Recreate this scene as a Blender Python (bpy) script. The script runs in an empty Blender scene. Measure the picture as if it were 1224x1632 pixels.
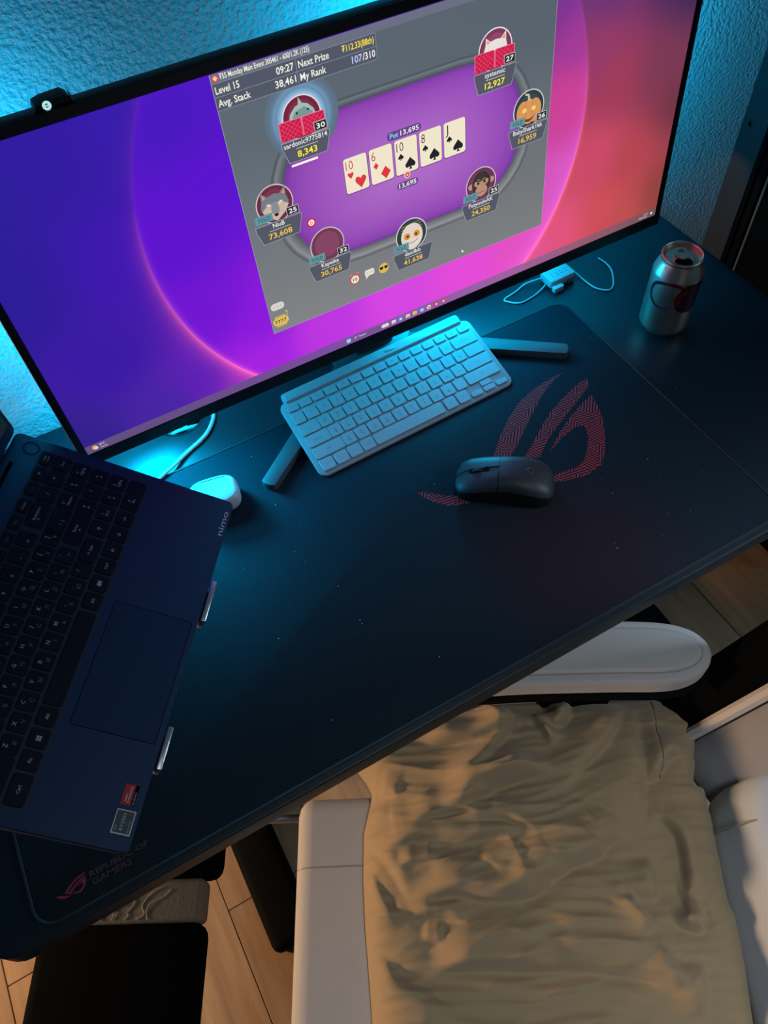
import bpy, bmesh, math, random
from mathutils import Matrix, Vector
PI = math.pi
sc = bpy.context.scene
COL = sc.collection
T = 0.74                       # desk top height; floor is z = 0

# ------------------------------------------------------------------ camera
cam_d = bpy.data.cameras.new('camera')
cam = bpy.data.objects.new('camera', cam_d); COL.objects.link(cam)
RX, RY, RZ = (0.8744, -0.4819, -0.0569), (0.4253, 0.7047, 0.5680), (-0.2336, -0.5208, 0.8211)
cam.matrix_world = Matrix(((RX[0], RY[0], RZ[0], 0.27204), (RX[1], RY[1], RZ[1], -0.24688),
                           (RX[2], RY[2], RZ[2], 0.77804 + T), (0, 0, 0, 1)))
cam_d.sensor_fit = 'VERTICAL'; cam_d.sensor_height = 36.0; cam_d.lens = 36.0 * 1238.09 / 1632
cam_d.clip_start = 0.02
sc.camera = cam

# ------------------------------------------------------------------ world, lamps, exposure
def lin(c):
    c = c / 255.0
    return c / 12.92 if c <= 0.04045 else ((c + 0.055) / 1.055) ** 2.4
def rgb(r, g, b): return (lin(r), lin(g), lin(b))
W = bpy.data.worlds.new('world'); sc.world = W; W.use_nodes = True
W.node_tree.nodes['Background'].inputs[0].default_value = (0.30, 0.55, 0.85, 1)
W.node_tree.nodes['Background'].inputs[1].default_value = 0.045
def area(name, loc, target, sx, sy, power, col, spread=180):
    l = bpy.data.lights.new(name, 'AREA'); l.shape = 'RECTANGLE'; l.size = sx; l.size_y = sy
    l.energy = power; l.color = col; l.spread = math.radians(spread)
    o = bpy.data.objects.new(name, l); COL.objects.link(o); o.location = loc
    o.rotation_euler = (Vector(target) - Vector(loc)).to_track_quat('-Z', 'Y').to_euler()
    return o
area('warm_floor_lamp', (-0.90, 0.55, 0.57), (0.35, -0.02, 0.50), 0.16, 0.16, 10.0, (1.0, 0.62, 0.34), 120)
area('added_chair_fill', (0.55, -0.85, 2.35), (0.58, -0.56, 0.0), 0.35, 0.35, 2.5, (0.84, 0.94, 1.0), 62)  # added overhead fill aimed at the chair, not a known ceiling lamp
area('window_daylight', (2.1, -0.9, 1.5), (0.80, -0.45, 0.55), 0.6, 0.8, 4.0, (0.60, 0.82, 1.0), 50)
sc.view_settings.view_transform = 'Standard'; sc.view_settings.look = 'None'
sc.view_settings.exposure = 0.0; sc.view_settings.gamma = 1.0
sc.view_settings.use_curve_mapping = False
LED = (0.0, 0.56, 1.0)

# ------------------------------------------------------------------ helpers
def tag(o, label=None, cat=None, group=None, kind=None):
    if label: o['label'] = label
    if cat: o['category'] = cat
    if group: o['group'] = group
    if kind: o['kind'] = kind
    return o
def link(name, me, mat=None, parent=None, mtx=None):
    o = bpy.data.objects.new(name, me); COL.objects.link(o)
    if mat is not None: me.materials.append(mat)
    if parent is not None: o.parent = parent
    if mtx is not None: o.matrix_local = mtx
    return o
def obj(name, bm, mat, parent=None, mtx=None, smooth=True, ang=0.6):
    me = bpy.data.meshes.new(name)
    bmesh.ops.recalc_face_normals(bm, faces=bm.faces)
    bm.to_mesh(me); bm.free()
    if smooth:
        me.polygons.foreach_set('use_smooth', [True] * len(me.polygons))
        try: me.set_sharp_from_angle(angle=ang)
        except Exception: pass
    return link(name, me, mat, parent, mtx)
def raw(name, V, F, mat, parent=None, mtx=None, smooth=False, cols=None):
    me = bpy.data.meshes.new(name); me.from_pydata(V, [], F)
    if smooth: me.polygons.foreach_set('use_smooth', [True] * len(me.polygons))
    if cols:
        for an, cs in cols.items():
            a = me.color_attributes.new(an, 'FLOAT_COLOR', 'POINT')
            flat = []
            for c in cs: flat += [c[0], c[1], c[2], 1.0]
            a.data.foreach_set('color', flat)
    return link(name, me, mat, parent, mtx)
def thing(name, label, cat, loc=(0, 0, 0), rot=(0, 0, 0), group=None, mtx=None):
    o = bpy.data.objects.new(name, None); COL.objects.link(o)
    o.empty_display_size = 0.02
    if mtx is not None: o.matrix_world = mtx
    else: o.location = loc; o.rotation_euler = rot
    return tag(o, label, cat, group)
def box(bm, x0, x1, y0, y1, z0, z1, bev=0, seg=2, M=None, only=None):
    r = bmesh.ops.create_cube(bm, size=1.0)
    vs = r['verts']
    for v in vs: v.co = Vector((x0 + (v.co.x + .5) * (x1 - x0), y0 + (v.co.y + .5) * (y1 - y0), z0 + (v.co.z + .5) * (z1 - z0)))
    if bev:
        es = list({e for v in vs for e in v.link_edges})
        if only: es = [e for e in es if only(e)]
        rr = bmesh.ops.bevel(bm, geom=es, offset=bev, segments=seg, affect='EDGES', profile=0.5)
        vs = list({v for f in rr['faces'] for v in f.verts} | {v for v in vs if v.is_valid})
    if M is not None: bmesh.ops.transform(bm, matrix=M, verts=vs)
    return vs
def upright(e): return abs((e.verts[0].co - e.verts[1].co).normalized().z) > .9
def rbox(bm, x0, x1, y0, y1, z0, z1, rad, tb=0.001, seg=4, tseg=2, bottom=False):
    """box with rounded plan corners and a small round on the top edge"""
    P = rrect(x0, x1, y0, y1, rad, seg)
    prism(bm, P, z0, z1, tb, tseg, bottom)
def rrect(x0, x1, y0, y1, r, seg=6):
    P = []
    for cx, cy, a in ((x1 - r, y0 + r, -PI / 2), (x1 - r, y1 - r, 0), (x0 + r, y1 - r, PI / 2), (x0 + r, y0 + r, PI)):
        for k in range(seg + 1):
            t = a + k * PI / 2 / seg
            P.append((cx + r * math.cos(t), cy + r * math.sin(t)))
    return P
def inset(P, d):
    n = len(P); out = []
    for i in range(n):
        a, b, c = Vector(P[i - 1]), Vector(P[i]), Vector(P[(i + 1) % n])
        e1 = (b - a); e2 = (c - b)
        if e1.length < 1e-9: e1 = e2
        if e2.length < 1e-9: e2 = e1
        n1 = Vector((-e1.y, e1.x)).normalized(); n2 = Vector((-e2.y, e2.x)).normalized()
        m = (n1 + n2); m = m.normalized() if m.length > 1e-6 else n1
        k = d / max(0.4, m.dot(n1))
        out.append((b.x + m.x * k, b.y + m.y * k))
    return out
def prism(bm, P, z0, z1, tb=0.0, tseg=2, bottom=False):
    """extrude CCW polygon P from z0 to z1 with the top edge rounded by tb"""
    rings = []
    if bottom and tb:
        for k in range(tseg, 0, -1):
            a = k * PI / 2 / tseg
            rings.append((inset(P, tb * (1 - math.cos(a))), z0 + tb * (1 - math.sin(a))))
    rings.append((P, z0 + (tb if bottom else 0)))
    if tb:
        for k in range(tseg + 1):
            a = k * PI / 2 / tseg
            rings.append((inset(P, tb * (1 - math.cos(a))), z1 - tb + tb * math.sin(a)))
    else: rings.append((P, z1))
    vr = [[bm.verts.new((p[0], p[1], z)) for p in Q] for Q, z in rings]
    n = len(P)
    for A, B in zip(vr, vr[1:]):
        for i in range(n): bm.faces.new((A[i], A[(i + 1) % n], B[(i + 1) % n], B[i]))
    bm.faces.new(vr[-1]); bm.faces.new(vr[0][::-1])
    return vr
def catmull(P, n=8, closed=False):
    P = [Vector(p) for p in P]; out = []; m = len(P)
    for i in range(m if closed else m - 1):
        if closed: a, b, c, d = P[i - 1], P[i], P[(i + 1) % m], P[(i + 2) % m]
        else: a, b, c, d = P[max(i - 1, 0)], P[i], P[i + 1], P[min(i + 2, m - 1)]
        for k in range(n):
            t = k / n
            out.append(.5 * ((2 * b) + (c - a) * t + (2 * a - 5 * b + 4 * c - d) * t * t + (3 * b - a - 3 * c + d) * t ** 3))
    if not closed: out.append(P[-1])
    return out
def tube(bm, path, r, seg=8, closed=False, caps=True):
    P = [Vector(p) for p in path]; n = len(P)
    rad = r if callable(r) else (lambda t: r)
    rings = []; up = Vector((0, 0, 1)); N = None
    for i in range(n):
        t = (P[(i + 1) % n] - P[i - 1]) if closed else (P[min(i + 1, n - 1)] - P[max(i - 1, 0)])
        t.normalize()
        if N is None:
            N = up.cross(t)
            if N.length < 1e-3: N = Vector((1, 0, 0)).cross(t)
        N = (N - t * N.dot(t)); N.normalize(); B = t.cross(N)
        rr = rad(i / max(1, n - 1))
        rings.append([bm.verts.new(P[i] + rr * (math.cos(2 * PI * k / seg) * N + math.sin(2 * PI * k / seg) * B)) for k in range(seg)])
    for i in range(n if closed else n - 1):
        A, B = rings[i], rings[(i + 1) % n]
        for k in range(seg): bm.faces.new((A[k], A[(k + 1) % seg], B[(k + 1) % seg], B[k]))
    if caps and not closed: bm.faces.new(rings[0][::-1]); bm.faces.new(rings[-1])
def lathe(bm, prof, seg=32, c=(0, 0), cap0=False, cap1=False):
    rings = [[bm.verts.new((c[0] + r * math.cos(2 * PI * k / seg), c[1] + r * math.sin(2 * PI * k / seg), z)) for k in range(seg)] for r, z in prof]
    for A, B in zip(rings, rings[1:]):
        for k in range(seg): bm.faces.new((A[k], A[(k + 1) % seg], B[(k + 1) % seg], B[k]))
    if cap0: bm.faces.new(rings[0][::-1])
    if cap1: bm.faces.new(rings[-1])
def NB(): return bmesh.new()

# ------------------------------------------------------------------ materials
def nodes(name):
    m = bpy.data.materials.new(name); m.use_nodes = True
    nt = m.node_tree; return m, nt, nt.nodes, nt.links, nt.nodes['Principled BSDF']
def mat(name, c, rough=0.6, metal=0.0, spec=0.5, noise=None, bump=None, coat=0, sheen=0):
    """c sRGB; noise=(scale, amount) colour variation; bump=(scale, strength, distance)"""
    m, nt, N, L, b = nodes(name)
    b.inputs['Base Color'].default_value = (*rgb(*c), 1); b.inputs['Roughness'].default_value = rough
    b.inputs['Metallic'].default_value = metal; b.inputs['Specular IOR Level'].default_value = spec
    if coat: b.inputs['Coat Weight'].default_value = coat
    if sheen: b.inputs['Sheen Weight'].default_value = sheen
    tc = N.new('ShaderNodeTexCoord')
    if noise:
        n = N.new('ShaderNodeTexNoise'); n.inputs['Scale'].default_value = noise[0]; n.inputs['Detail'].default_value = 4
        L.new(tc.outputs['Object'], n.inputs['Vector'])
        mx = N.new('ShaderNodeMix'); mx.data_type = 'RGBA'
        a = rgb(*c); k = noise[1]
        mx.inputs[6].default_value = (*[x * (1 - k) for x in a], 1); mx.inputs[7].default_value = (*[min(1, x * (1 + k)) for x in a], 1)
        L.new(n.outputs['Fac'], mx.inputs[0]); L.new(mx.outputs[2], b.inputs['Base Color'])
    if bump:
        n = N.new('ShaderNodeTexNoise'); n.inputs['Scale'].default_value = bump[0]; n.inputs['Detail'].default_value = 3
        L.new(tc.outputs['Object'], n.inputs['Vector'])
        bp = N.new('ShaderNodeBump'); bp.inputs['Strength'].default_value = bump[1]; bp.inputs['Distance'].default_value = bump[2]
        L.new(n.outputs['Fac'], bp.inputs['Height']); L.new(bp.outputs[0], b.inputs['Normal'])
    return m
_em = {}
def emi(c, k=1.0):
    key = (tuple(c), k)
    if key not in _em:
        m = bpy.data.materials.new('screen_light_%d' % len(_em)); m.use_nodes = True
        nt = m.node_tree; nt.nodes.clear()
        e = nt.nodes.new('ShaderNodeEmission'); o = nt.nodes.new('ShaderNodeOutputMaterial')
        e.inputs[0].default_value = (*rgb(*c), 1); e.inputs[1].default_value = k
        nt.links.new(e.outputs[0], o.inputs[0]); _em[key] = m
    return _em[key]
def emi_attr():
    m = bpy.data.materials.new('screen_gradient'); m.use_nodes = True
    nt = m.node_tree; nt.nodes.clear()
    e = nt.nodes.new('ShaderNodeEmission'); o = nt.nodes.new('ShaderNodeOutputMaterial')
    a = nt.nodes.new('ShaderNodeVertexColor'); a.layer_name = 'Col'
    nt.links.new(a.outputs[0], e.inputs[0]); nt.links.new(e.outputs[0], o.inputs[0]); return m
GRAD = emi_attr()

def maze_material(name, base, line, mixline, period=0.0037, cell=62.0, bump=0.18, red=None):
    m, nt, N, L, b = nodes(name)
    b.inputs['Roughness'].default_value = 0.72; b.inputs['Specular IOR Level'].default_value = 0.12
    tc = N.new('ShaderNodeTexCoord')
    vo = N.new('ShaderNodeTexVoronoi'); vo.inputs['Scale'].default_value = cell
    L.new(tc.outputs['Object'], vo.inputs['Vector'])
    sx = N.new('ShaderNodeSeparateColor'); L.new(vo.outputs['Color'], sx.inputs[0])
    def mth(op, a, bb=None):
        n = N.new('ShaderNodeMath'); n.operation = op
        for i, v in enumerate((a, bb)):
            if v is None: continue
            if isinstance(v, (int, float)): n.inputs[i].default_value = v
            else: L.new(v, n.inputs[i])
        return n.outputs[0]
    ang = mth('MULTIPLY', mth('FLOOR', mth('MULTIPLY', sx.outputs[0], 2.999)), PI / 3)
    ang = mth('ADD', ang, 0.35)
    sp = N.new('ShaderNodeSeparateXYZ'); L.new(tc.outputs['Object'], sp.inputs[0])
    d = mth('ADD', mth('MULTIPLY', sp.outputs[0], mth('COSINE', ang)), mth('MULTIPLY', sp.outputs[1], mth('SINE', ang)))
    w = mth('SINE', mth('MULTIPLY', d, 2 * PI / period))
    f = mth('MINIMUM', mth('MAXIMUM', mth('ADD', mth('MULTIPLY', w, 2.0), 0.5), 0.0), 1.0)
    mx = N.new('ShaderNodeMix'); mx.data_type = 'RGBA'
    mx.inputs[6].default_value = (*rgb(*base), 1); mx.inputs[7].default_value = (*rgb(*line), 1)
    L.new(mth('MULTIPLY', f, mixline), mx.inputs[0]); L.new(mx.outputs[2], b.inputs['Base Color'])
    if red:     # red screen spill in the mouse's shadow, painted as a dark red tint
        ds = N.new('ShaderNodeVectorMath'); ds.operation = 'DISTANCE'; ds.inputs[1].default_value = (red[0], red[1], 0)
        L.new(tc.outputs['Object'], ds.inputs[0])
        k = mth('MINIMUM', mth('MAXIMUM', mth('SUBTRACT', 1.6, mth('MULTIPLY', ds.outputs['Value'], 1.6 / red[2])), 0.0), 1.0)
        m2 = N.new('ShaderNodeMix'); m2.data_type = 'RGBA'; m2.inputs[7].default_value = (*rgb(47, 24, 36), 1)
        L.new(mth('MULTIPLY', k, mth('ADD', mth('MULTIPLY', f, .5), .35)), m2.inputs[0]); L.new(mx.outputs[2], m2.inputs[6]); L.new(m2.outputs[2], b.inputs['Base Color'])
    fine = N.new('ShaderNodeTexNoise'); fine.inputs['Scale'].default_value = 900; L.new(tc.outputs['Object'], fine.inputs['Vector'])
    bp = N.new('ShaderNodeBump'); bp.inputs['Strength'].default_value = bump; bp.inputs['Distance'].default_value = 0.0006
    L.new(mth('ADD', f, mth('MULTIPLY', fine.outputs['Fac'], 0.6)), bp.inputs['Height']); L.new(bp.outputs[0], b.inputs['Normal'])
    return m

M_wall = mat('textured_wall_paint', (205, 208, 212), 0.75, bump=(185, 1.0, 0.004), spec=0.3)
M_desk = mat('black_desk_laminate', (14, 30, 40), 0.42, noise=(60, .15), bump=(500, .1, .0003), spec=0.5)
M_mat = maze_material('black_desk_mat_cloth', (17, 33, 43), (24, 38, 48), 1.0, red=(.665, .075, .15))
M_logo = maze_material('red_maze_print', (30, 26, 30), (165, 58, 66), 1.0)
M_logo2 = mat('red_print', (150, 42, 52), 0.8)
M_logo3 = mat('dim_red_print', (88, 44, 50), 0.8)
M_kb = mat('pale_keyboard_plastic', (150, 155, 161), 0.5, spec=0.4)
M_key = mat('pale_keycap_plastic', (158, 163, 169), 0.55, spec=0.35)
M_keyleg = mat('grey_key_print', (104, 112, 122), 0.7)
M_black = mat('black_plastic', (22, 23, 26), 0.42)
M_blackm = mat('matte_black_plastic', (26, 27, 30), 0.6, bump=(900, .08, .0003))
M_bezel = mat('black_bezel_plastic', (15, 24, 36), 0.45)
M_leg = mat('dark_grey_metal', (70, 74, 80), 0.5, noise=(400, .2))
M_lap = mat('navy_laptop_metal', (28, 50, 80), 0.5, spec=0.15)
M_lapdark = mat('dark_laptop_key', (18, 26, 36), 0.55, spec=0.15)
M_lapwell = mat('dark_keyboard_well', (24, 36, 54), 0.6)
M_lapleg = mat('light_key_print', (168, 172, 178), 0.7)
M_lapleg2 = mat('dim_key_print', (104, 110, 118), 0.7)
M_silver = mat('silver_metal', (205, 207, 210), 0.32, metal=0.9)
M_can = mat('bare_aluminium', (226, 214, 196), 0.36, metal=1.0)
M_white = mat('white_plastic', (192, 196, 200), 0.35, coat=0.3)
M_cable = mat('white_cable_sheath', (196, 199, 202), 0.55)
M_fab = mat('light_grey_fabric', (174, 171, 171), 0.9, bump=(900, .35, .0006), noise=(700, .08), spec=0.2, sheen=.2)
M_fabs = mat('smooth_grey_fabric', (168, 164, 164), 0.85, bump=(1500, .2, .0004), spec=0.2, sheen=.2)
M_cush = mat('cool_grey_cushion_fabric', (184, 193, 203), 0.9, bump=(900, .3, .0005), spec=0.2, sheen=.2)
M_back = mat('grey_backrest_fabric', (142, 143, 149), 0.88, bump=(1200, .2, .0004), spec=0.2, sheen=.2)
M_pip = mat('pale_piping', (188, 184, 182), 0.8)
M_seam = mat('grey_seam', (140, 135, 134), 0.9)
M_khaki = mat('khaki_cotton', (150, 130, 101), 0.88, bump=(1400, .18, .0004), noise=(9, .05), spec=0.2, sheen=.25)
M_pu = mat('black_synthetic_leather', (3, 4, 6), 0.9, bump=(300, .1, .0004), spec=.03)
M_worn = mat('worn_fabric_backing', (96, 90, 80), 0.9, noise=(40, .2), bump=(220, .4, .001))
M_thread = mat('pale_thread', (150, 138, 112), 0.8)
M_black2 = mat('black_painted_steel', (7, 8, 11), 0.75, spec=.08)
M_shell = mat('matte_black_shell', (6, 7, 9), 0.9, spec=.04)
M_cab = mat('black_cabinet_board', (44, 48, 54), 0.5, noise=(30, .15))
M_dark = mat('near_black', (7, 8, 10), 0.85, spec=.06)
M_wine = mat('dark_wine_print', (58, 24, 44), 0.45, metal=.3)
M_red = mat('red_can_print', (150, 22, 36), 0.4, metal=.3)
M_orange = mat('orange_plastic', (215, 120, 50), 0.5)
M_stkred = mat('red_sticker', (170, 24, 34), 0.4)
M_stkgrey = mat('grey_sticker', (70, 76, 82), 0.35, metal=.4, noise=(400, .35))
M_lint = mat('pale_lint', (190, 196, 200), 0.9)

def wood():
    m, nt, N, L, b = nodes('oak_laminate')
    b.inputs['Roughness'].default_value = 0.5; b.inputs['Specular IOR Level'].default_value = 0.3
    tc = N.new('ShaderNodeTexCoord'); mp = N.new('ShaderNodeMapping'); mp.inputs['Scale'].default_value = (30, 2.0, 30)
    oi = N.new('ShaderNodeObjectInfo'); ad = N.new('ShaderNodeVectorMath'); ad.operation = 'ADD'
    sc_ = N.new('ShaderNodeVectorMath'); sc_.operation = 'SCALE'; sc_.inputs['Scale'].default_value = 3.0
    cb = N.new('ShaderNodeCombineXYZ'); L.new(oi.outputs['Random'], cb.inputs[1]); L.new(oi.outputs['Random'], cb.inputs[0])
    L.new(cb.outputs[0], sc_.inputs[0]); L.new(tc.outputs['Object'], ad.inputs[0]); L.new(sc_.outputs[0], ad.inputs[1])
    L.new(ad.outputs[0], mp.inputs[0])
    n = N.new('ShaderNodeTexNoise'); n.inputs['Scale'].default_value = 1.2; n.inputs['Detail'].default_value = 8; n.inputs['Roughness'].default_value = .65
    L.new(mp.outputs[0], n.inputs['Vector'])
    cr = N.new('ShaderNodeValToRGB'); e = cr.color_ramp.elements
    e[0].position = .3; e[0].color = (*rgb(150, 120, 92), 1); e[1].position = .72; e[1].color = (*rgb(192, 160, 126), 1)
    L.new(n.outputs['Fac'], cr.inputs[0])
    mx = N.new('ShaderNodeMix'); mx.data_type = 'RGBA'; mx.blend_type = 'MULTIPLY'; mx.inputs[0].default_value = 1
    mr = N.new('ShaderNodeMapRange'); mr.inputs[3].default_value = .86; mr.inputs[4].default_value = 1.06
    L.new(oi.outputs['Random'], mr.inputs[0]); L.new(cr.outputs[0], mx.inputs[6]); L.new(mr.outputs[0], mx.inputs[7])
    L.new(mx.outputs[2], b.inputs['Base Color']); return m
M_wood = wood()
M_sub = mat('dark_joint', (52, 40, 30), 0.9)

# ------------------------------------------------------------------ text (converted to mesh at the end in one go)
TEXTS = []
def text(name, s, x, y, w, cap, m, parent, z=0.0, bold=0.0, align='L', mtx=None, res=2, lh=1.0):
    """x,y baseline start in the parent's plane; w = total width (None = natural); cap = capital height"""
    cu = bpy.data.curves.new(name, 'FONT'); cu.body = s; cu.size = 1.0; cu.offset = bold * .8; cu.resolution_u = res
    cu.space_line = lh; cu.fill_mode = 'FRONT'
    o = bpy.data.objects.new(name, cu); COL.objects.link(o)
    TEXTS.append((o, name, x, y, w, cap, m, parent, z, align, mtx))
def flush_text():
    bpy.context.view_layer.update()
    dg = bpy.context.evaluated_depsgraph_get()
    made = []
    for t in TEXTS: made.append(bpy.data.meshes.new_from_object(t[0].evaluated_get(dg)))
    CAPH = 0.682
    for (o, name, x, y, w, cap, m, parent, z, align, mtx), me in zip(TEXTS, made):
        cu = o.data; bpy.data.objects.remove(o); bpy.data.curves.remove(cu)
        xs = [v.co.x for v in me.vertices]
        if not xs: continue
        x0, x1 = min(xs), max(xs); sy = cap / CAPH
        sx = (w / (x1 - x0)) if w else sy
        W_ = (x1 - x0) * sx
        ox = x if align == 'L' else (x - W_ / 2 if align == 'C' else x - W_)
        for v in me.vertices: v.co = Vector((ox + (v.co.x - x0) * sx, y + v.co.y * sy, z))
        me.materials.clear()
        link(name, me, m, parent, mtx)

# ================================================================== THE SETTING
def build_setting():
    # floor of oak laminate planks
    bm = NB(); box(bm, -1.6, 2.2, -1.6, 0.62, -0.05, -0.008)
    fl = obj('floor', bm, M_sub, smooth=False); tag(fl, kind='structure')
    rnd = random.Random(4); w = 0.1895; x0 = 0.052 - 9 * w
    joint = {9: 0.105, 15: 0.042, 8: 0.62 - .9, 7: 0.184}
    for i in range(20):
        a = x0 + i * w
        if a > 2.2: break
        j = joint.get(i, rnd.uniform(-.7, .5)); ys = [-1.6]
        c = [j - 1.2, j, j + 1.2]
        ys += [v for v in c if -1.55 < v < 0.58] + [0.603]
        for y0, y1 in zip(ys, ys[1:]):
            bm = NB(); box(bm, a + .0007, min(a + w, 2.2) - .0007, y0 + .0007, y1 - .0007, -0.009, 0.0, bev=.0009, seg=1)
            obj('plank', bm, M_wood, fl, smooth=False)
    bm = NB(); box(bm, -1.6, 2.2, 0.604, 0.70, -0.05, 2.4)
    tag(obj('wall_back', bm, M_wall, smooth=False), kind='structure')
build_setting()

# tall black cabinet beside the desk, its hole-drilled side against the wall
def build_cabinet():
    c = thing('tall_cabinet', 'tall black cabinet with drilled side panel and vertical rails, beside the desk by the wall', 'cabinet', (1.38, 0.36, 0))
    y = lambda v: v - 0.36
    bm = NB(); box(bm, 0, .018, y(.553), y(.603), 0, 2.0, bev=.0008, seg=1); obj('rear_side_panel', bm, M_cab, c, smooth=False)
    for k, (ya, yb, xo) in enumerate(((.5465, .5525, .004), (.537, .5455, .010), (.5285, .536, .004), (.519, .5275, .012))):
        bm = NB(); box(bm, xo, .03, y(ya), y(yb), 0, 2.0, bev=.0008, seg=1); obj('rail', bm, M_black2, c, smooth=False)
    bm = NB(); box(bm, -.002, .03, y(.5145), y(.5185), 0, 2.0, bev=.0008, seg=1)
    tag(obj('metal_trim', bm, mat('dull_steel_trim', (130, 128, 126), .4, metal=.7), c, smooth=False), 'dull silver edge trim')
    bm = NB(); box(bm, .004, .022, y(.12), y(.514), 0, 2.0, bev=.0008, seg=1); obj('front_side_panel', bm, M_dark, c, smooth=False)
    bm = NB(); box(bm, .03, .62, y(.12), y(.603), 1.982, 2.0); obj('top_panel', bm, M_cab, c, smooth=False)
    bm = NB(); box(bm, .023, .62, y(.10), y(.1195), 0.02, 1.98, bev=.001, seg=1); obj('door', bm, M_black2, c, smooth=False)
    for yy, zz, r in ((.5635, .110, .0085), (.5875, .049, .0048), (.5635, .78, .0085), (.5875, .72, .0048)):
        bm = NB(); lathe(bm, [(r * .85, -.0005), (r * 1.22, -.0012), (r * 1.25, .0), (r * 1.2, .001)], 20)
        M = Matrix.Translation((0, y(yy), T + zz)) @ Matrix.Rotation(PI / 2, 4, 'Y')
        obj('hole_rim', bm, M_cab, c, M)
        bm = NB(); lathe(bm, [(r * .86, -.0004), (r * .8, -.0003)], 20, cap1=True)
        obj('drilled_hole', bm, M_dark, c, M)
build_cabinet()

# ================================================================== DESK
XL, XR, YF, YB = -0.047, 1.155, -0.008, 0.60
def build_desk():
    d = thing('desk', 'black rectangular desk with rounded corners carrying the monitor and the wide mat', 'desk', (0.55, 0.3, 0))
    ox, oy = .55, .3
    bm = NB(); P = rrect(XL - ox, XR - ox, YF - oy, YB - oy, .03, 6); hole = (0.3295 - ox, 0.531 - oy); hr = .034
    n = len(P)
    H = [(hole[0] + hr * math.cos(2 * PI * k / 32), hole[1] + hr * math.sin(2 * PI * k / 32)) for k in range(32)]
    def edges(V): return [bm.edges.new((V[i], V[(i + 1) % len(V)])) for i in range(len(V))]
    tb = .003
    outer = []
    for k in range(4):
        a = k * PI / 2 / 3; outer.append([bm.verts.new((p[0], p[1], T - tb + tb * math.sin(a))) for p in inset(P, tb * (1 - math.cos(a)))])
    low = [bm.verts.new((p[0], p[1], T - .025)) for p in P]
    ht = [bm.verts.new((p[0], p[1], T)) for p in H]; hb = [bm.verts.new((p[0], p[1], T - .025)) for p in H]
    chain = [low] + outer
    for A, B in zip(chain, chain[1:]):
        for i in range(n): bm.faces.new((A[i], A[(i + 1) % n], B[(i + 1) % n], B[i]))
    for i in range(32): bm.faces.new((ht[i], ht[(i + 1) % 32], hb[(i + 1) % 32], hb[i]))
    def E(V):
        r = []
        for i in range(len(V)):
            a, b = V[i], V[(i + 1) % len(V)]
            r.append(bm.edges.get((a, b)) or bm.edges.new((a, b)))
        return r
    bmesh.ops.triangle_fill(bm, edges=E(outer[-1]) + E(ht), use_beauty=True)
    bmesh.ops.triangle_fill(bm, edges=E(low) + E(hb), use_beauty=True)
    obj('desk_top', bm, M_desk, d, ang=.5)
    bm = NB(); lathe(bm, [(hr * .99, T - .02), (hr * .99, T + .0005), (hr * 1.06, T + .001), (hr * 1.08, T)], 36, hole)
    obj('grommet_ring', bm, M_black, d)
    bm = NB(); lathe(bm, [(hr * .97, T - .002), (hr * .95, T - .06), (.001, T - .062)], 28, hole)
    obj('grommet_cup', bm, M_dark, d)
    for x in (.140, 1.03):
        bm = NB(); box(bm, x - .04 - ox, x + .04 - ox, -.004 - oy, .585 - oy, 0, .042, bev=.014, seg=3, only=lambda e: True)
        obj('foot', bm, M_black2, d)
        bm = NB(); box(bm, x - .035 - ox, x + .035 - ox, .27 - oy, .33 - oy, .038, T - .045, bev=.004); obj('column', bm, M_black2, d)
        bm = NB(); box(bm, x - .03 - ox, x + .03 - ox, .03 - oy, .56 - oy, T - .05, T - .0255, bev=.003); obj('bracket', bm, M_black2, d)
    bm = NB(); box(bm, .175 - ox, .995 - ox, .28 - oy, .32 - oy, T - .06, T - .0255, bev=.003); obj('crossbeam', bm, M_black2, d)
build_desk()

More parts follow.
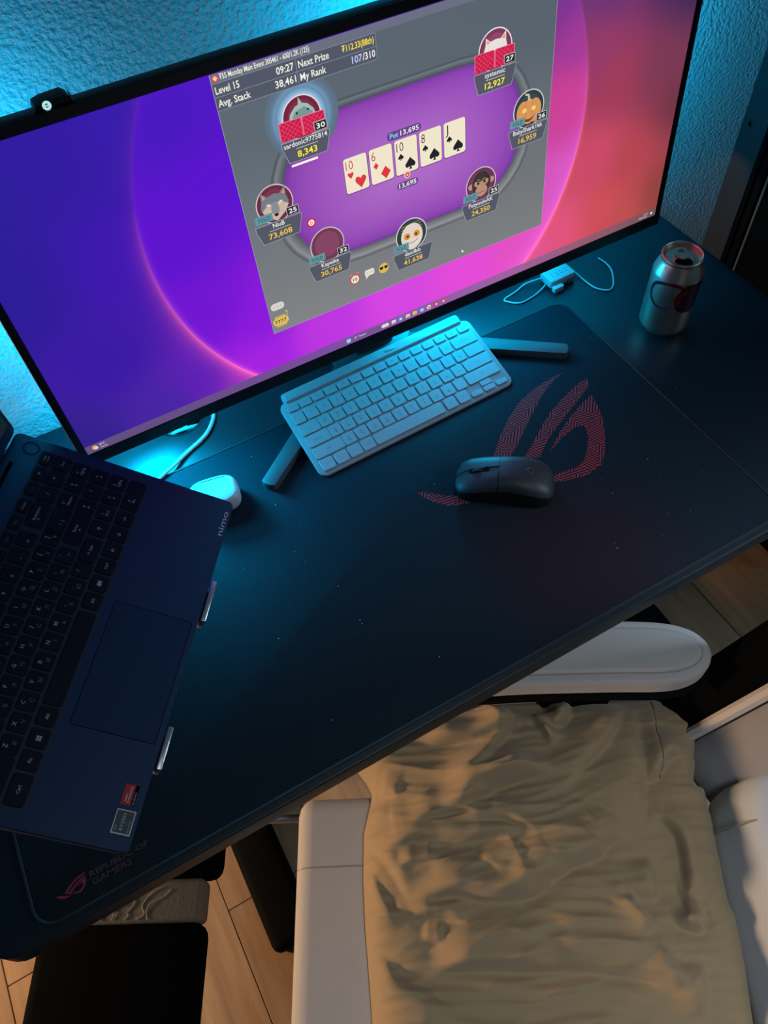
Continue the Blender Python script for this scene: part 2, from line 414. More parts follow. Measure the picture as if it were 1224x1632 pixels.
# ---- desk mat
def build_mat():
    t = thing('desk_mat', 'wide black desk mat with stitched edge and red slashed eye emblem', 'desk mat', (0, 0, T))
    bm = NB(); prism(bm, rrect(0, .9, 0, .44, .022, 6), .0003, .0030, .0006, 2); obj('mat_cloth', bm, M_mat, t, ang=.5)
    bm = NB(); P = rrect(.0012, .8988, .0012, .4388, .021, 6); tube(bm, [(x, y, .0021) for x, y in P], .0019, 6, closed=True)
    obj('stitched_edge', bm, mat('black_edge_stitching', (33, 34, 38), .7, bump=(700, .5, .0006)), t)
    def flat(name, pts, m, z=.00306, smooth=0):
        if smooth: pts = [(p[0], p[1]) for p in catmull([(a, b, 0) for a, b in pts], smooth, True)]
        V = [(x / 1000, y / 1000, z) for x, y in pts]
        bm = NB(); f = bm.faces.new([bm.verts.new(v) for v in V]); f.normal_update(); bmesh.ops.triangulate(bm, faces=[f])
        me_o = obj(name, bm, m, t, smooth=False)
        return me_o
    flat('emblem_blade', [(815, 321), (800, 321), (783, 319.5), (768, 317.5), (754, 314), (740, 310), (726, 304), (703, 290), (677, 270), (650, 246), (673, 237), (696, 253), (718, 269), (741, 285), (758, 297), (778, 308), (797, 316)], M_logo)
    flat('emblem_blade', [(834, 295), (831, 288), (826, 282), (812, 275), (795, 267), (779, 260), (764, 253), (731, 237), (700, 216), (684, 226), (712, 243), (733, 257), (753, 269), (777, 280), (801, 288), (820, 294)], M_logo)
    flat('emblem_eye', [(821, 268), (816, 249), (809, 231), (800, 214), (789, 198), (776, 182), (760, 168), (733, 163), (701, 172), (690, 180), (701, 184), (734, 180), (746, 185), (755, 192), (771, 210), (777, 220), (780, 229), (772, 233), (764, 233), (743, 227), (717, 217), (745, 236), (772, 250), (800, 262)], M_logo)
    flat('emblem_tail', [(541, 250), (548, 246), (556, 239), (571, 226), (590, 214), (604, 203), (585, 203), (566, 211), (552, 226), (545, 238)], M_logo)
    S = lambda P: [(x, y) for x, y in P]
    flat('small_emblem_blade', S([(27, 22.5), (33, 20.5), (31, 22), (37, 26), (45, 29.5), (53, 30.5), (52, 29), (45, 27.5), (38, 24), (33.5, 20)]), M_logo2)
    flat('small_emblem_blade', S([(33.5, 19.5), (40, 23.5), (47, 26.5), (53, 28), (52.4, 26.5), (46, 24.5), (40, 21), (36.5, 18)]), M_logo2)
    flat('small_emblem_eye', S([(37, 17.5), (44, 15), (49, 17.5), (52, 22), (52.3, 25.5), (48, 24.5), (43, 21.5), (48.5, 22.5), (49, 21.5), (47, 18.5), (44, 17), (40, 18)]), M_logo2)
    flat('small_emblem_tail', S([(22.5, 22.5), (26, 21.8), (31, 19.2), (36, 16.8), (31, 16.6), (26.5, 18.6)]), M_logo2)
    text('mat_lettering', 'REPUBLIC OF', .0565, .0232, .0575, .0052, M_logo3, t, z=.00308, bold=.01)
    text('mat_lettering', 'GAMERS', .0565, .0153, .0385, .0052, M_logo3, t, z=.00308, bold=.01)
build_mat()

# ================================================================== MONITOR
MU, MV = 0.797, 0.3339
def build_monitor():
    mo = thing('monitor', 'ultrawide black monitor showing a card game window over a purple wallpaper', 'monitor', (0.613, 0.46, T))
    tilt = 0.0731
    X = Matrix.Translation((0.213 - .613, 0.4085 - .46, 0.1213)) @ Matrix.Rotation(PI / 2 - tilt, 4, 'X')
    # housing
    bm = NB(); prism(bm, rrect(-.009, .806, -.0165, .345, .004, 3), -.016, -.0006, .0015, 2, True)
    obj('housing', bm, M_bezel, mo, X, ang=.5)
    bm = NB()
    V4 = [(-.009, -.0165, .806, .345), (-.0002, -.0002, MU + .0002, MV + .0002)]
    (a, b, c, d), (e, f, g, h) = V4
    for q in ((a, c, b, f), (a, c, h, d)): box(bm, q[0] + .0005, q[1] - .0005, q[2] + .0005, q[3] - .0005, -.0006, .0012, bev=.0004, seg=1)
    for q in ((a, e, f, h), (g, c, f, h)): box(bm, q[0] + .0005, q[1] - .0005, q[2], q[3], -.0006, .0012, bev=.0004, seg=1)
    obj('bezel', bm, M_bezel, mo, X, smooth=False)
    bm = NB(); box(bm, .22, .58, .04, .30, -.045, -.0161, bev=.014, seg=3); obj('rear_cover', bm, M_blackm, mo, X)
    # stand
    bm = NB(); box(bm, -.03, .03, .028, .055, .004, .32, bev=.004); obj('post', bm, M_leg, mo)
    bm = NB(); box(bm, -.028, .028, -.03, .04, .25, .30, bev=.004); obj('neck', bm, M_leg, mo)
    bm = NB(); rbox(bm, -.06, .06, .02, .085, .0005, .016, .02, .002); obj('base_hub', bm, M_leg, mo)
    for ex, ey, s in ((.388 - .613, .351 - .46, -1), (.8365 - .613, .3475 - .46, 1)):
        A = Vector((s * .022, .045)); B = Vector((ex, ey)); dd = (B - A).normalized(); nn = Vector((-dd.y, dd.x))
        P = [A - nn * .013, B - nn * .0098]
        for k in range(7):
            th = -PI / 2 + k * PI / 6; P.append(B + (dd * math.cos(th) * .35 + nn * math.sin(th)) * .0098)
        P += [B + nn * .0098, A + nn * .013]
        Q = []
        for p in P:
            if not Q or (Vector(p) - Vector(Q[-1])).length > 1e-4: Q.append((p.x, p.y))
        bm = NB(); prism(bm, Q, .0033, .0145, .0014, 2); obj('stand_leg', bm, M_leg, mo)
    # light strips on the back
    for (u0, u1, v0, v1) in ((.03, .042, .03, .30), (.40, .76, .300, .312)):
        bm = NB(); box(bm, u0, u1, v0, v1, -.0185, -.0161); obj('led_strip', bm, emi((0, 190, 255), 2.0), mo, X, smooth=False)
    scr = build_screen(mo, X)
    return mo, X

def build_screen(mo, X):
    rnd = random.Random(2)
    ZL = lambda k: 0.00010 * k
    # ---- wallpaper
    out = [(0, 300, 42, 32, 150), (0, 200, 46, 28, 152), (60, 100, 58, 26, 165), (100, 20, 70, 38, 162), (5, 20, 52, 34, 140), (150, 330, 56, 28, 172), (130, 200, 62, 24, 176), (90, 320, 50, 28, 160),
           (150, 40, 92, 30, 182), (640, 330, 108, 55, 130), (680, 300, 105, 52, 115), (760, 300, 72, 46, 96), (795, 280, 58, 42, 84), (795, 334, 60, 45, 95), (700, 200, 162, 60, 90), (760, 200, 122, 58, 84),
           (795, 150, 112, 54, 74), (680, 120, 205, 75, 105), (740, 100, 182, 70, 80), (795, 40, 142, 66, 64), (700, 40, 206, 80, 86), (640, 30, 226, 85, 122), (600, 15, 226, 85, 150), (670, 240, 150, 60, 105), (740, 20, 190, 80, 80), (200, 5, 150, 50, 190)]
    inn = [(200, 300, 74, 25, 192), (170, 200, 94, 20, 205), (220, 250, 92, 20, 208), (180, 110, 112, 22, 210), (230, 80, 136, 25, 220), (220, 30, 165, 35, 225), (300, 40, 190, 55, 225), (400, 45, 214, 70, 226),
           (500, 45, 228, 75, 216), (580, 50, 228, 80, 190), (620, 100, 214, 85, 190), (625, 200, 205, 65, 148), (630, 260, 165, 60, 150), (612, 320, 112, 50, 145), (615, 290, 125, 52, 145), (400, 300, 100, 40, 180)]
    def idw(S, u, v):
        r = g = b = w = 0
        for a, c, R_, G_, B_ in S:
            k = 1 / ((u - a) ** 2 + (v - c) ** 2 + 900) ** 1.9
            r += k * lin(R_); g += k * lin(G_); b += k * lin(B_); w += k
        return (r / w, g / w, b / w)
    nu, nv = 100, 42; V = []; F = []; ci = []; co = []
    for j in range(nv + 1):
        for i in range(nu + 1):
            u, v = i / nu * MU, j / nv * MV
            V.append((u, v, 0)); ci.append(idw(inn, u * 1e3, v * 1e3)); co.append(idw(out, u * 1e3, v * 1e3))
    for j in range(nv):
        for i in range(nu): a = j * (nu + 1) + i; F.append((a, a + 1, a + nu + 2, a + nu + 1))
    m = bpy.data.materials.new('wallpaper_light'); m.use_nodes = True; nt = m.node_tree; nt.nodes.clear(); N, L = nt.nodes, nt.links
    em = N.new('ShaderNodeEmission'); o = N.new('ShaderNodeOutputMaterial'); L.new(em.outputs[0], o.inputs[0])
    A = N.new('ShaderNodeVertexColor'); A.layer_name = 'Inside'; B = N.new('ShaderNodeVertexColor'); B.layer_name = 'Outside'
    tc = N.new('ShaderNodeTexCoord'); ds = N.new('ShaderNodeVectorMath'); ds.operation = 'DISTANCE'; ds.inputs[1].default_value = (.397, .192, 0)
    L.new(tc.outputs['Object'], ds.inputs[0])
    def mth(op, a, b=None):
        n = N.new('ShaderNodeMath'); n.operation = op
        for i, v in enumerate((a, b)):
            if v is None: continue
            if isinstance(v, (int, float)): n.inputs[i].default_value = v
            else: L.new(v, n.inputs[i])
        return n.outputs[0]
    d = mth('SUBTRACT', ds.outputs['Value'], .260)
    st = mth('MINIMUM', mth('MAXIMUM', mth('ADD', mth('MULTIPLY', d, 900), .5), 0), 1)
    mx = N.new('ShaderNodeMix'); mx.data_type = 'RGBA'; L.new(st, mx.inputs[0]); L.new(A.outputs[0], mx.inputs[6]); L.new(B.outputs[0], mx.inputs[7])
    sp = N.new('ShaderNodeSeparateXYZ'); L.new(tc.outputs['Object'], sp.inputs[0])
    # the bright edge of the disc, stronger towards the bottom
    low = mth('MINIMUM', mth('MAXIMUM', mth('MULTIPLY', mth('SUBTRACT', .26, sp.outputs[1]), 4.2), .05), 1)
    edge = mth('MULTIPLY', mth('EXPONENT', mth('MULTIPLY', mth('ABSOLUTE', d), -480)), low)
    inside = mth('SUBTRACT', 1, st)
    left = mth('MINIMUM', mth('MAXIMUM', mth('MULTIPLY', mth('SUBTRACT', .40, sp.outputs[0]), 12), 0), 1)
    right = mth('SUBTRACT', 1, left)
    outer = mth('MULTIPLY', mth('MULTIPLY', mth('MULTIPLY', mth('EXPONENT', mth('MULTIPLY', mth('ABSOLUTE', d), -130)), st), low), left)
    halo = mth('MULTIPLY', mth('MULTIPLY', mth('MULTIPLY', mth('EXPONENT', mth('MULTIPLY', mth('ABSOLUTE', d), -70)), inside), low), right)
    def addc(prev, fac, c):
        s = N.new('ShaderNodeMix'); s.data_type = 'RGBA'; s.blend_type = 'ADD'; s.clamp_factor = True
        L.new(fac, s.inputs[0]); L.new(prev, s.inputs[6]); s.inputs[7].default_value = (*c, 1); return s.outputs[2]
    c0 = addc(mx.outputs[2], edge, (.50, .09, .06)); c1 = addc(c0, outer, (.55, .06, .015)); c2 = addc(c1, halo, (.12, .05, .20))
    L.new(c2, em.inputs[0])
    scr = raw('screen', V, F, m, mo, X, cols={'Inside': ci, 'Outside': co})
    # ---- flat elements on the screen (mm)
    def poly(name, P, c, k, label=None):
        V = [(x / 1e3, y / 1e3, ZL(k)) for x, y in P]
        bm = NB(); f = bm.faces.new([bm.verts.new(v) for v in V]); f.normal_update(); bmesh.ops.triangulate(bm, faces=[f])
        return obj(name, bm, emi(c), scr, smooth=False)
    def rect(name, x0, y0, x1, y1, c, k, r=0):
        return poly(name, rrect(x0, x1, y0, y1, r, 4) if r else [(x0, y0), (x1, y0), (x1, y1), (x0, y1)], c, k)
    def ell(cx, cy, rx, ry=None, n=28, a0=0, a1=2 * PI):
        ry = ry or rx
        return [(cx + rx * math.cos(a0 + (a1 - a0) * i / n), cy + ry * math.sin(a0 + (a1 - a0) * i / n)) for i in range(n if a1 - a0 > 6.2 else n + 1)]
    def multi(name, polys, c, k):
        bm = NB()
        for P in polys:
            f = bm.faces.new([bm.verts.new((x / 1e3, y / 1e3, ZL(k))) for x, y in P]); f.normal_update()
        bmesh.ops.triangulate(bm, faces=bm.faces[:]); return obj(name, bm, emi(c), scr, smooth=False)
    def line(p, q, w=.5):
        d = Vector((q[0] - p[0], q[1] - p[1])); n = Vector((-d.y, d.x)).normalized() * w / 2
        return [(p[0] - n.x, p[1] - n.y), (q[0] - n.x, q[1] - n.y), (q[0] + n.x, q[1] + n.y), (p[0] + n.x, p[1] + n.y)]
    def grad(name, rings, cols, k, centre=None):
        V, F, C_ = [], [], []
        n = len(rings[0])
        for R_, c in zip(rings, cols):
            for i, p in enumerate(R_):
                V.append((p[0] / 1e3, p[1] / 1e3, ZL(k))); C_.append(rgb(*(c[i] if isinstance(c, list) else c)))
        for r in range(len(rings) - 1):
            for i in range(n): F.append((r * n + i, r * n + (i + 1) % n, (r + 1) * n + (i + 1) % n, (r + 1) * n + i))
        if centre:
            V.append((centre[0] / 1e3, centre[1] / 1e3, ZL(k))); C_.append(rgb(*cols[0])); c0 = len(V) - 1
            for i in range(n): F.append((c0, i, (i + 1) % n))
        return raw(name, V, F, GRAD, scr, cols={'Col': C_})
    def tx(s, u, v, w, cap, c, k, bold=.018, align='L', name='screen_text'):
        text(name, s, u / 1e3, v / 1e3, (w / 1e3 if w else None), cap / 1e3, emi(c), scr, z=ZL(k), bold=bold, align=align)
    # game window
    V = []; F = []; C_ = []
    cg = [(57, (128, 130, 133)), (120, (118, 122, 126)), (200, (106, 114, 121)), (270, (92, 103, 113)), (326, (92, 102, 114))]
    for j, (v, c) in enumerate(cg):
        for u, kk in ((241.5, 1.02), (606.5, .97)): V.append((u / 1e3, v / 1e3, ZL(1))); C_.append(rgb(*[x * kk for x in c]))
        if j: a = 2 * (j - 1); F.append((a, a + 1, a + 3, a + 2))
    raw('game_window', V, F, GRAD, scr, cols={'Col': C_})
    rect('title_bar', 241.5, 326, 606.5, 333.4, (106, 112, 130), 1)
    multi('window_border', [line((241.5, 57), (606.5, 57), .6), line((241.5, 57), (241.5, 333), .6), line((606.5, 57), (606.5, 333), .6)], (150, 152, 160), 2)
    rect('stats_panel', 242, 303.4, 402, 325.8, (82, 88, 104), 6)
    multi('stats_grid', [line(p, q, .45) for p, q in (((242, 325.8), (402, 325.8)), ((242, 314.6), (402, 314.6)), ((242, 303.4), (402, 303.4)), ((402, 303.4), (402, 325.8)), ((321.2, 304.5), (321.2, 324.6)))], (140, 144, 156), 7)
    w_ = (240, 238, 226)
    poly('app_icon', ell(246, 329.6, 2.9), (226, 84, 74), 2)
    multi('app_icon_mark', [ell(246 + dx, 329.6 + dy, .8, n=8) for dx, dy in ((1.1, 0), (-1.1, 0), (0, 1.1), (0, -1.1))], (250, 225, 210), 3)
    tx('₮55 Monday Main Event 305461 - 600/1.2K (125)', 250, 327.8, 86, 4.3, w_, 3)
    tx('Level 15', 243.5, 317.2, 22.5, 5.8, w_, 8); tx('09:27', 301.6, 317.3, 17.2, 5.9, w_, 8)
    tx('Avg. Stack', 243.3, 306.3, 31, 5.8, w_, 8); tx('38,461', 298.6, 306.6, 20.5, 5.9, w_, 8)
    tx('Next Prize', 323.3, 317.2, 30.5, 5.8, w_, 8); tx('₮112.33(88th)', 367, 318.2, 33, 5.2, (250, 225, 70), 8)
    tx('My Rank', 323.3, 306.4, 26, 5.8, w_, 8); tx('107', 376, 306.4, 10.5, 5.9, (190, 205, 250), 8); tx('/310', 387, 306.4, 13.2, 5.9, w_, 8)
    # table
    def stad(g, n=16):
        x0, x1, y0, y1 = 285 - g, 569.5 + g, 121 - g * .95, 272 + g * .55
        r = (y1 - y0) / 2 * .98; cy = (y0 + y1) / 2; P = []
        rx = 82 + g * .6
        for k in range(n + 1): a = -PI / 2 + PI * k / n; P.append((x1 - rx + rx * math.copysign(abs(math.cos(a)) ** .86, math.cos(a)), cy + (y1 - y0) / 2 * math.copysign(abs(math.sin(a)) ** .92, math.sin(a))))
        for k in range(n + 1): a = PI / 2 + PI * k / n; P.append((x0 + rx + rx * math.copysign(abs(math.cos(a)) ** .86, math.cos(a)), cy + (y1 - y0) / 2 * math.copysign(abs(math.sin(a)) ** .92, math.sin(a))))
        return P
    def shade(P, top, bot):
        return [tuple(t + (b - t) * (1 - (y - 100) / 180) for t, b in zip(top, bot)) for x, y in P]
    R_ = [stad(g) for g in (15, 13, 9.5, 7, 3, 0)]
    grad('table_rail', R_, [shade(R_[0], (88, 96, 104), (112, 114, 118)), shade(R_[1], (74, 82, 90), (98, 101, 106)), shade(R_[2], (112, 120, 128), (150, 151, 154)), shade(R_[3], (100, 108, 116), (132, 134, 138)), shade(R_[4], (82, 90, 98), (112, 115, 120)), shade(R_[5], (70, 74, 90), (90, 88, 104))], 3)
    b0 = stad(-.2); cx, cy = 427, 196
    sc_ = [(.18, (174, 108, 198)), (.4, (168, 100, 194)), (.62, (160, 90, 190)), (.82, (150, 78, 184)), (.95, (138, 66, 174)), (1.0, (116, 56, 156))]
    grad('table_felt', [[(cx + (x - cx) * s, cy + (y - cy) * s) for x, y in b0] for s, c in sc_], [c for s, c in sc_], 4, (cx, cy))
    # community cards
    def heart(x, y, s): return [(x + s * .5 * dx, y + s * .5 * dy) for dx, dy in [(0, -1), (-.55, -.35), (-.92, .15), (-.95, .55), (-.7, .88), (-.35, .9), (0, .55), (.35, .9), (.7, .88), (.95, .55), (.92, .15), (.55, -.35)]]
    def spade(x, y, s): return [(x + s * .5 * dx, y + s * .5 * dy) for dx, dy in [(0, 1), (-.5, .45), (-.9, .0), (-.92, -.4), (-.6, -.62), (-.2, -.5), (-.1, -.55), (-.3, -.95), (.3, -.95), (.1, -.55), (.2, -.5), (.6, -.62), (.92, -.4), (.9, 0), (.5, .45)]]
    def diam(x, y, s): return [(x, y + s * .52), (x - s * .44, y), (x, y - s * .52), (x + s * .44, y)]
    for i, (rank, su) in enumerate((('10', heart), ('6', diam), ('10', spade), ('8', spade), ('J', spade))):
        x0 = 353.3 + i * 29.35; c = (222, 58, 66) if su is not spade else (34, 36, 44)
        rect('card_shadow', x0 - .6, 184.6, x0 + 27.1, 222.4, (112, 56, 140), 5, 3)
        rect('playing_card', x0, 185.6, x0 + 26.4, 222.4, (240, 230, 204), 6, 2.6)
        tx(rank, x0 + 2.2, 210.3, 8.2 if len(rank) > 1 else (4.6 if rank != 'J' else 3.4), 9.2, (200, 52, 58) if su is not spade else (50, 48, 50), 7, bold=-.006, name='card_rank')
        poly('suit_symbol', su(x0 + 6.6, 204.2, 7), c, 7); poly('suit_symbol', su(x0 + 17.2, 194.6, 13.2), c, 7)
    rect('pot_label', 404.5, 224.2, 444.5, 232.8, (104, 68, 140), 6, 4.2)
    tx('Pot', 408, 226.3, 9.6, 4.8, (130, 220, 245), 7); tx('13,695', 420, 226.3, 21.6, 4.8, w_, 7)
    rect('bet_label', 411.5, 169.4, 437.5, 177.2, (104, 68, 140), 6, 3.8); tx('13,695', 414, 171, 21, 4.8, w_, 7)
    poly('bet_chip', ell(424.6, 183.2, 3.9), (236, 176, 170), 7); poly('bet_chip', ell(424.6, 183.2, 2.4), (206, 52, 56), 8); poly('bet_chip', ell(424.6, 183.2, 1.1), (245, 215, 205), 9)
    # players
    def plate(cx, cy, name, amt, nw, aw, bb=None, fold=True, bright=False, disc=(104, 46, 66), ring=(206, 190, 196)):
        poly('avatar_ring', ell(cx, cy, 20.2), ring, 6); poly('avatar_disc', ell(cx, cy, 19), disc, 7)
        poly('avatar_disc', ell(cx, cy + 1, 14.5), tuple(min(255, int(v * 1.18)) for v in disc), 8)
        P = [(cx - 25.8, cy - 17.6), (cx + 25.8, cy - 17.6), (cx + 25.6, cy - 21), (cx + 20.4, cy - 38.4), (cx - 20.8, cy - 38.4), (cx - 25.6, cy - 22.5)]
        poly('name_plate', P, (150, 154, 166), 12); poly('name_plate', [(cx + (x - cx) * .972, cy - 28 + (y - cy + 28) * .935) for x, y in P], (84, 88, 102), 13)
        tx(name, cx - .5, cy - 23.6, nw, 4.6, (236, 236, 230), 14, align='C', bold=.012)
        multi('plate_line', [line((cx - 11.5, cy - 26.2), (cx + 11.5, cy - 26.2), .5)], (226, 220, 190), 14)
        tx(amt, cx - .5, cy - 34.6, aw, 5.8, (252, 238, 60) if bright else (236, 196, 78), 14, align='C')
        if fold:
            rect('fold_tag', cx - 24.2, cy - 15.4, cx - 5, cy - 7, (98, 150, 158), 14, .6); tx('FOLD', cx - 20.6, cy - 13.5, 12.6, 4.2, (42, 84, 98), 15, bold=.004)
        else:
            for a, b in ((-24.8, -1.2), (-.9, 22.8)):
                rect('card_back', cx + a, cy - 17, cx + b, cy + .8, (240, 120, 150), 10, 1.6); rect('card_back', cx + a + .7, cy - 17, cx + b - .7, cy + .1, (202, 28, 72), 11, 1.2)
                ls = []
                for k in range(-2, 5):
                    for s in (1, -1):
                        pts = []
                        for q in range(41):
                            x = a + 1 + (b - a - 2) * q / 40; y = -8 + s * ((x - a) - 5.2 * k) * .9
                            if -16.6 < y < -.4: pts.append((cx + x, cy + y))
                        if len(pts) > 3: ls.append(line(pts[0], pts[-1], .3))
                multi('card_back_lattice', ls, (236, 96, 132), 12)
        if bb:
            rect('stack_badge', cx + 10, cy - 16.4, cx + 23.8, cy - 7.6, (190, 190, 194), 15, 1); rect('stack_badge', cx + 10.6, cy - 16, cx + 23.2, cy - 8.2, (42, 44, 50), 16, .7)
            tx(bb, cx + 17, cy - 14.4, 9, 4.6, (245, 245, 240), 17, align='C')
    # glow round the acting player
    gc = (318.4, 275.5)
    grad('turn_glow', [ell(*gc, r, n=48) for r in (19, 23, 26, 28, 31, 34, 38)], [(170, 206, 232), (128, 170, 206), (104, 140, 172), (112, 150, 180), (98, 126, 152), (94, 116, 136), (96, 110, 124)], 5)
    plate(318.4, 275.5, 'sardonic9775814', '8,343', 46, 21, '30', False, True, (112, 40, 62), (232, 214, 222))
    rect('time_bar', 299, 233.4, 327.5, 235.6, (250, 246, 232), 18, .8)
    poly('shark_head', [(304.5, 273), (307, 281), (313, 286.5), (316.5, 287.5), (317.5, 294), (320.5, 288), (326, 286), (331, 280.5), (333, 275)], (160, 190, 184), 9)
    poly('shark_face', [(308, 275), (312, 282), (322, 284.5), (329, 279), (331, 275)], (120, 152, 150), 10 - .5); multi('shark_eyes', [ell(314, 280.3, 1.1, n=10), ell(325.5, 281, 1.1, n=10)], (30, 36, 40), 10)
    plate(274.4, 203.7, 'NiuB', '73,608', 13, 26, '25')
    poly('wolf_head', [(262, 192), (259, 203), (261, 209), (261.5, 219.5), (267.5, 213), (275, 214.5), (281, 213), (288, 219.5), (287.5, 209), (289.5, 203), (286, 194), (274, 186)], (118, 124, 134), 9)
    poly('wolf_cheeks', [(260, 200), (268, 205.5), (273.5, 203), (280, 205.5), (289, 200), (284, 193), (274, 186), (264, 193)], (206, 180, 160), 10)
    poly('wolf_muzzle', [(270, 206), (277.5, 206), (278.5, 197), (275.5, 191), (272.5, 191), (269.5, 197)], (138, 140, 148), 11 - .5)
    multi('wolf_eyes', [[(264.5, 205), (271, 202.5), (268, 206)], [(284, 205), (277.5, 202.5), (280.5, 206)]], (232, 226, 206), 11); poly('wolf_nose', ell(274, 192.6, 2.2, 1.6, 12), (28, 28, 32), 11.5)
    multi('wolf_ears', [[(262.6, 216.5), (263, 211), (266, 212.5)], [(286.8, 216.5), (286.4, 211), (283.4, 212.5)]], (206, 158, 130), 10)
    plate(322.4, 139.4, 'Kapeika', '30,765', 21, 25.5, '32', disc=(112, 60, 84))
    plate(424.6, 112.4, 'danilbb', '41,638', 20.8, 25, None, disc=(56, 62, 62), ring=(206, 210, 208))
    poly('mummy_head', ell(424.8, 110.5, 14, 16), (226, 214, 200), 9)
    multi('mummy_wraps', [line((411.5, 116 + k * 3.4 - 8), (438, 119 + k * 3.2 - 8), .4) for k in range(6)], (196, 182, 168), 9.5)
    multi('mummy_eyes', [ell(418.6, 112.2, 4), ell(431, 112.2, 4)], (214, 140, 52), 10); multi('mummy_pupils', [ell(419.4, 112, 1.5, n=10), ell(430.2, 112, 1.5, n=10)], (60, 34, 16), 11)
    multi('mummy_mouth', [line((418, 103.4), (425, 102.6), .6), line((425, 102.6), (433, 105.4), .6)], (70, 52, 46), 10)
    plate(517.2, 140.6, 'PutyouinAK', '24,350', 32.5, 25, '25', disc=(108, 54, 84))
    multi('monkey_ears', [ell(503.6, 141.5, 3.4), ell(531.2, 142.5, 3.4)], (196, 140, 140), 9)
    poly('monkey_head', ell(517.4, 142, 12.4, 14), (58, 54, 56), 9.5)
    multi('monkey_face', [ell(513, 143.2, 5, 4.2), ell(521.8, 143.2, 5, 4.2), ell(517.4, 133.5, 8, 7)], (182, 142, 118), 10); multi('monkey_eyes', [ell(513.2, 143, 1.6, n=10), ell(521.6, 143, 1.6, n=10)], (34, 22, 20), 11)
    multi('monkey_brow', [line((508.5, 147), (517, 145), 1.4), line((517.8, 145), (526.5, 147), 1.4)], (30, 28, 30), 11); multi('monkey_mouth', [line((512.5, 131.6), (522.5, 131.6), .6)], (96, 60, 52), 11)
    plate(578, 206, 'BabyShark1kk', '16,959', 38.5, 23.8, '26', disc=(52, 62, 66), ring=(202, 208, 210))
    multi('pumpkin_head', [ell(570.5, 203, 8.5, 12.5), ell(585.5, 203, 8.5, 12.5), ell(578, 203, 9, 13.2)], (216, 150, 92), 9); multi('pumpkin_ridges', [line((574, 193), (573.5, 214), .5), line((582, 193), (582.5, 214), .5)], (178, 112, 62), 9.5)
    poly('pumpkin_stem', [(576.6, 214.5), (575.5, 220), (571.8, 221.8), (572.4, 223.4), (577.6, 221.6), (579.8, 214.5)], (196, 190, 158), 10)
    multi('pumpkin_eyes', [ell(572.2, 205.5, 3, 2.3), ell(584, 205.5, 3, 2.3)], (252, 206, 110), 10); multi('pumpkin_mouth', [[(569, 199), (573, 196), (578, 195), (583, 196), (587.5, 199.5), (583, 194), (578, 192), (573, 193.4)]], (122, 56, 30), 10)
    plate(533.4, 276.8, 'systemic', '12,927', 24.6, 24.4, '27', False, True, (122, 60, 88), (236, 222, 230))
    poly('fox_head', [(519, 276), (521.5, 283), (521.8, 290), (527, 285.6), (534, 286.6), (539.5, 286), (545.5, 292), (545.6, 284), (547.5, 276)], (232, 224, 220), 9)
    multi('fox_ears', [[(523, 287.8), (523.4, 283.4), (526, 285)], [(544.3, 289.6), (543.8, 284.4), (541, 286)]], (212, 146, 76), 10)
    # dealer button and small icons
    poly('dealer_button', ell(309, 170.4, 5.4, n=8), (206, 40, 60), 6); poly('dealer_button', ell(309, 170.4, 3.4), (246, 236, 232), 7); tx('D', 307.6, 168.6, 2.9, 3.6, (206, 40, 60), 8)
    poly('timer_icon', ell(348.6, 84.8, 6.4), (204, 70, 64), 5); poly('timer_icon', ell(348.6, 84.8, 5), (240, 230, 214), 6); tx('10', 348.6, 82.9, 5.6, 4, (40, 40, 44), 7, align='C')
    multi('timer_bells', [ell(344.6, 91.4, 1.8, n=10), ell(352.6, 91.4, 1.8, n=10)], (196, 120, 110), 4.5)
    rect('chat_icon', 361.6, 82.6, 373.6, 90.4, (230, 222, 206), 5, 2); poly('chat_icon', [(362.5, 83.5), (362, 79), (367, 83)], (230, 222, 206), 5); multi('chat_dots', [ell(364.8 + 2.8 * k, 86.5, .7, n=8) for k in range(3)], (150, 146, 140), 6)
    poly('emoji_icon', ell(385.8, 84.6, 6.4), (222, 184, 92), 5); multi('emoji_glasses', [[(380.2, 87), (385.4, 87), (384.4, 83.6), (381.2, 83.6)], [(386.2, 87), (391.4, 87), (390.4, 83.6), (387.2, 83.6)]], (40, 36, 34), 6)
    rect('speech_icon', 244.6, 85.6, 260.6, 94.4, (216, 212, 206), 5, 4); multi('speech_dots', [ell(249 + 3.6 * k, 90, .8, n=8) for k in range(3)], (170, 166, 160), 6)
    rect('robot_icon', 243.4, 66.4, 262, 74.2, (226, 192, 104), 5, 2.5); rect('robot_icon', 246, 63.4, 259.4, 77.2, (214, 178, 92), 4, 1.5); multi('robot_icon', [line((261.5, 74), (261.5, 79), .7), ell(261.5, 79.8, 1.2, n=10)], (226, 192, 104), 5)
    tx('7777', 245.2, 68.2, 14.4, 4, (60, 44, 20), 6)
    poly('mouse_pointer', [(490.5, 67.6), (490.5, 62.6), (491.8, 63.8), (494, 63.4)], (246, 246, 246), 5)
    # taskbar
    V = []; F = []; C_ = []
    tb = [(0, (96, 80, 128)), (150, (104, 78, 136)), (300, (124, 78, 158)), (420, (140, 92, 172)), (560, (160, 98, 160)), (680, (150, 92, 112)), (797, (112, 84, 90))]
    for j, (u, c) in enumerate(tb):
        for v in (0, 11.2): V.append((u / 1e3, v / 1e3, ZL(1))); C_.append(rgb(*c))
        if j: a = 2 * (j - 1); F.append((a, a + 2, a + 3, a + 1))
    raw('taskbar', V, F, GRAD, scr, cols={'Col': C_})
    for a in (0, 1):
        for b in (0, 1): rect('start_icon', 326.6 + a * 2.7, 2.9 + b * 2.7, 329 + a * 2.7, 5.3 + b * 2.7, (150, 226, 240), 3)
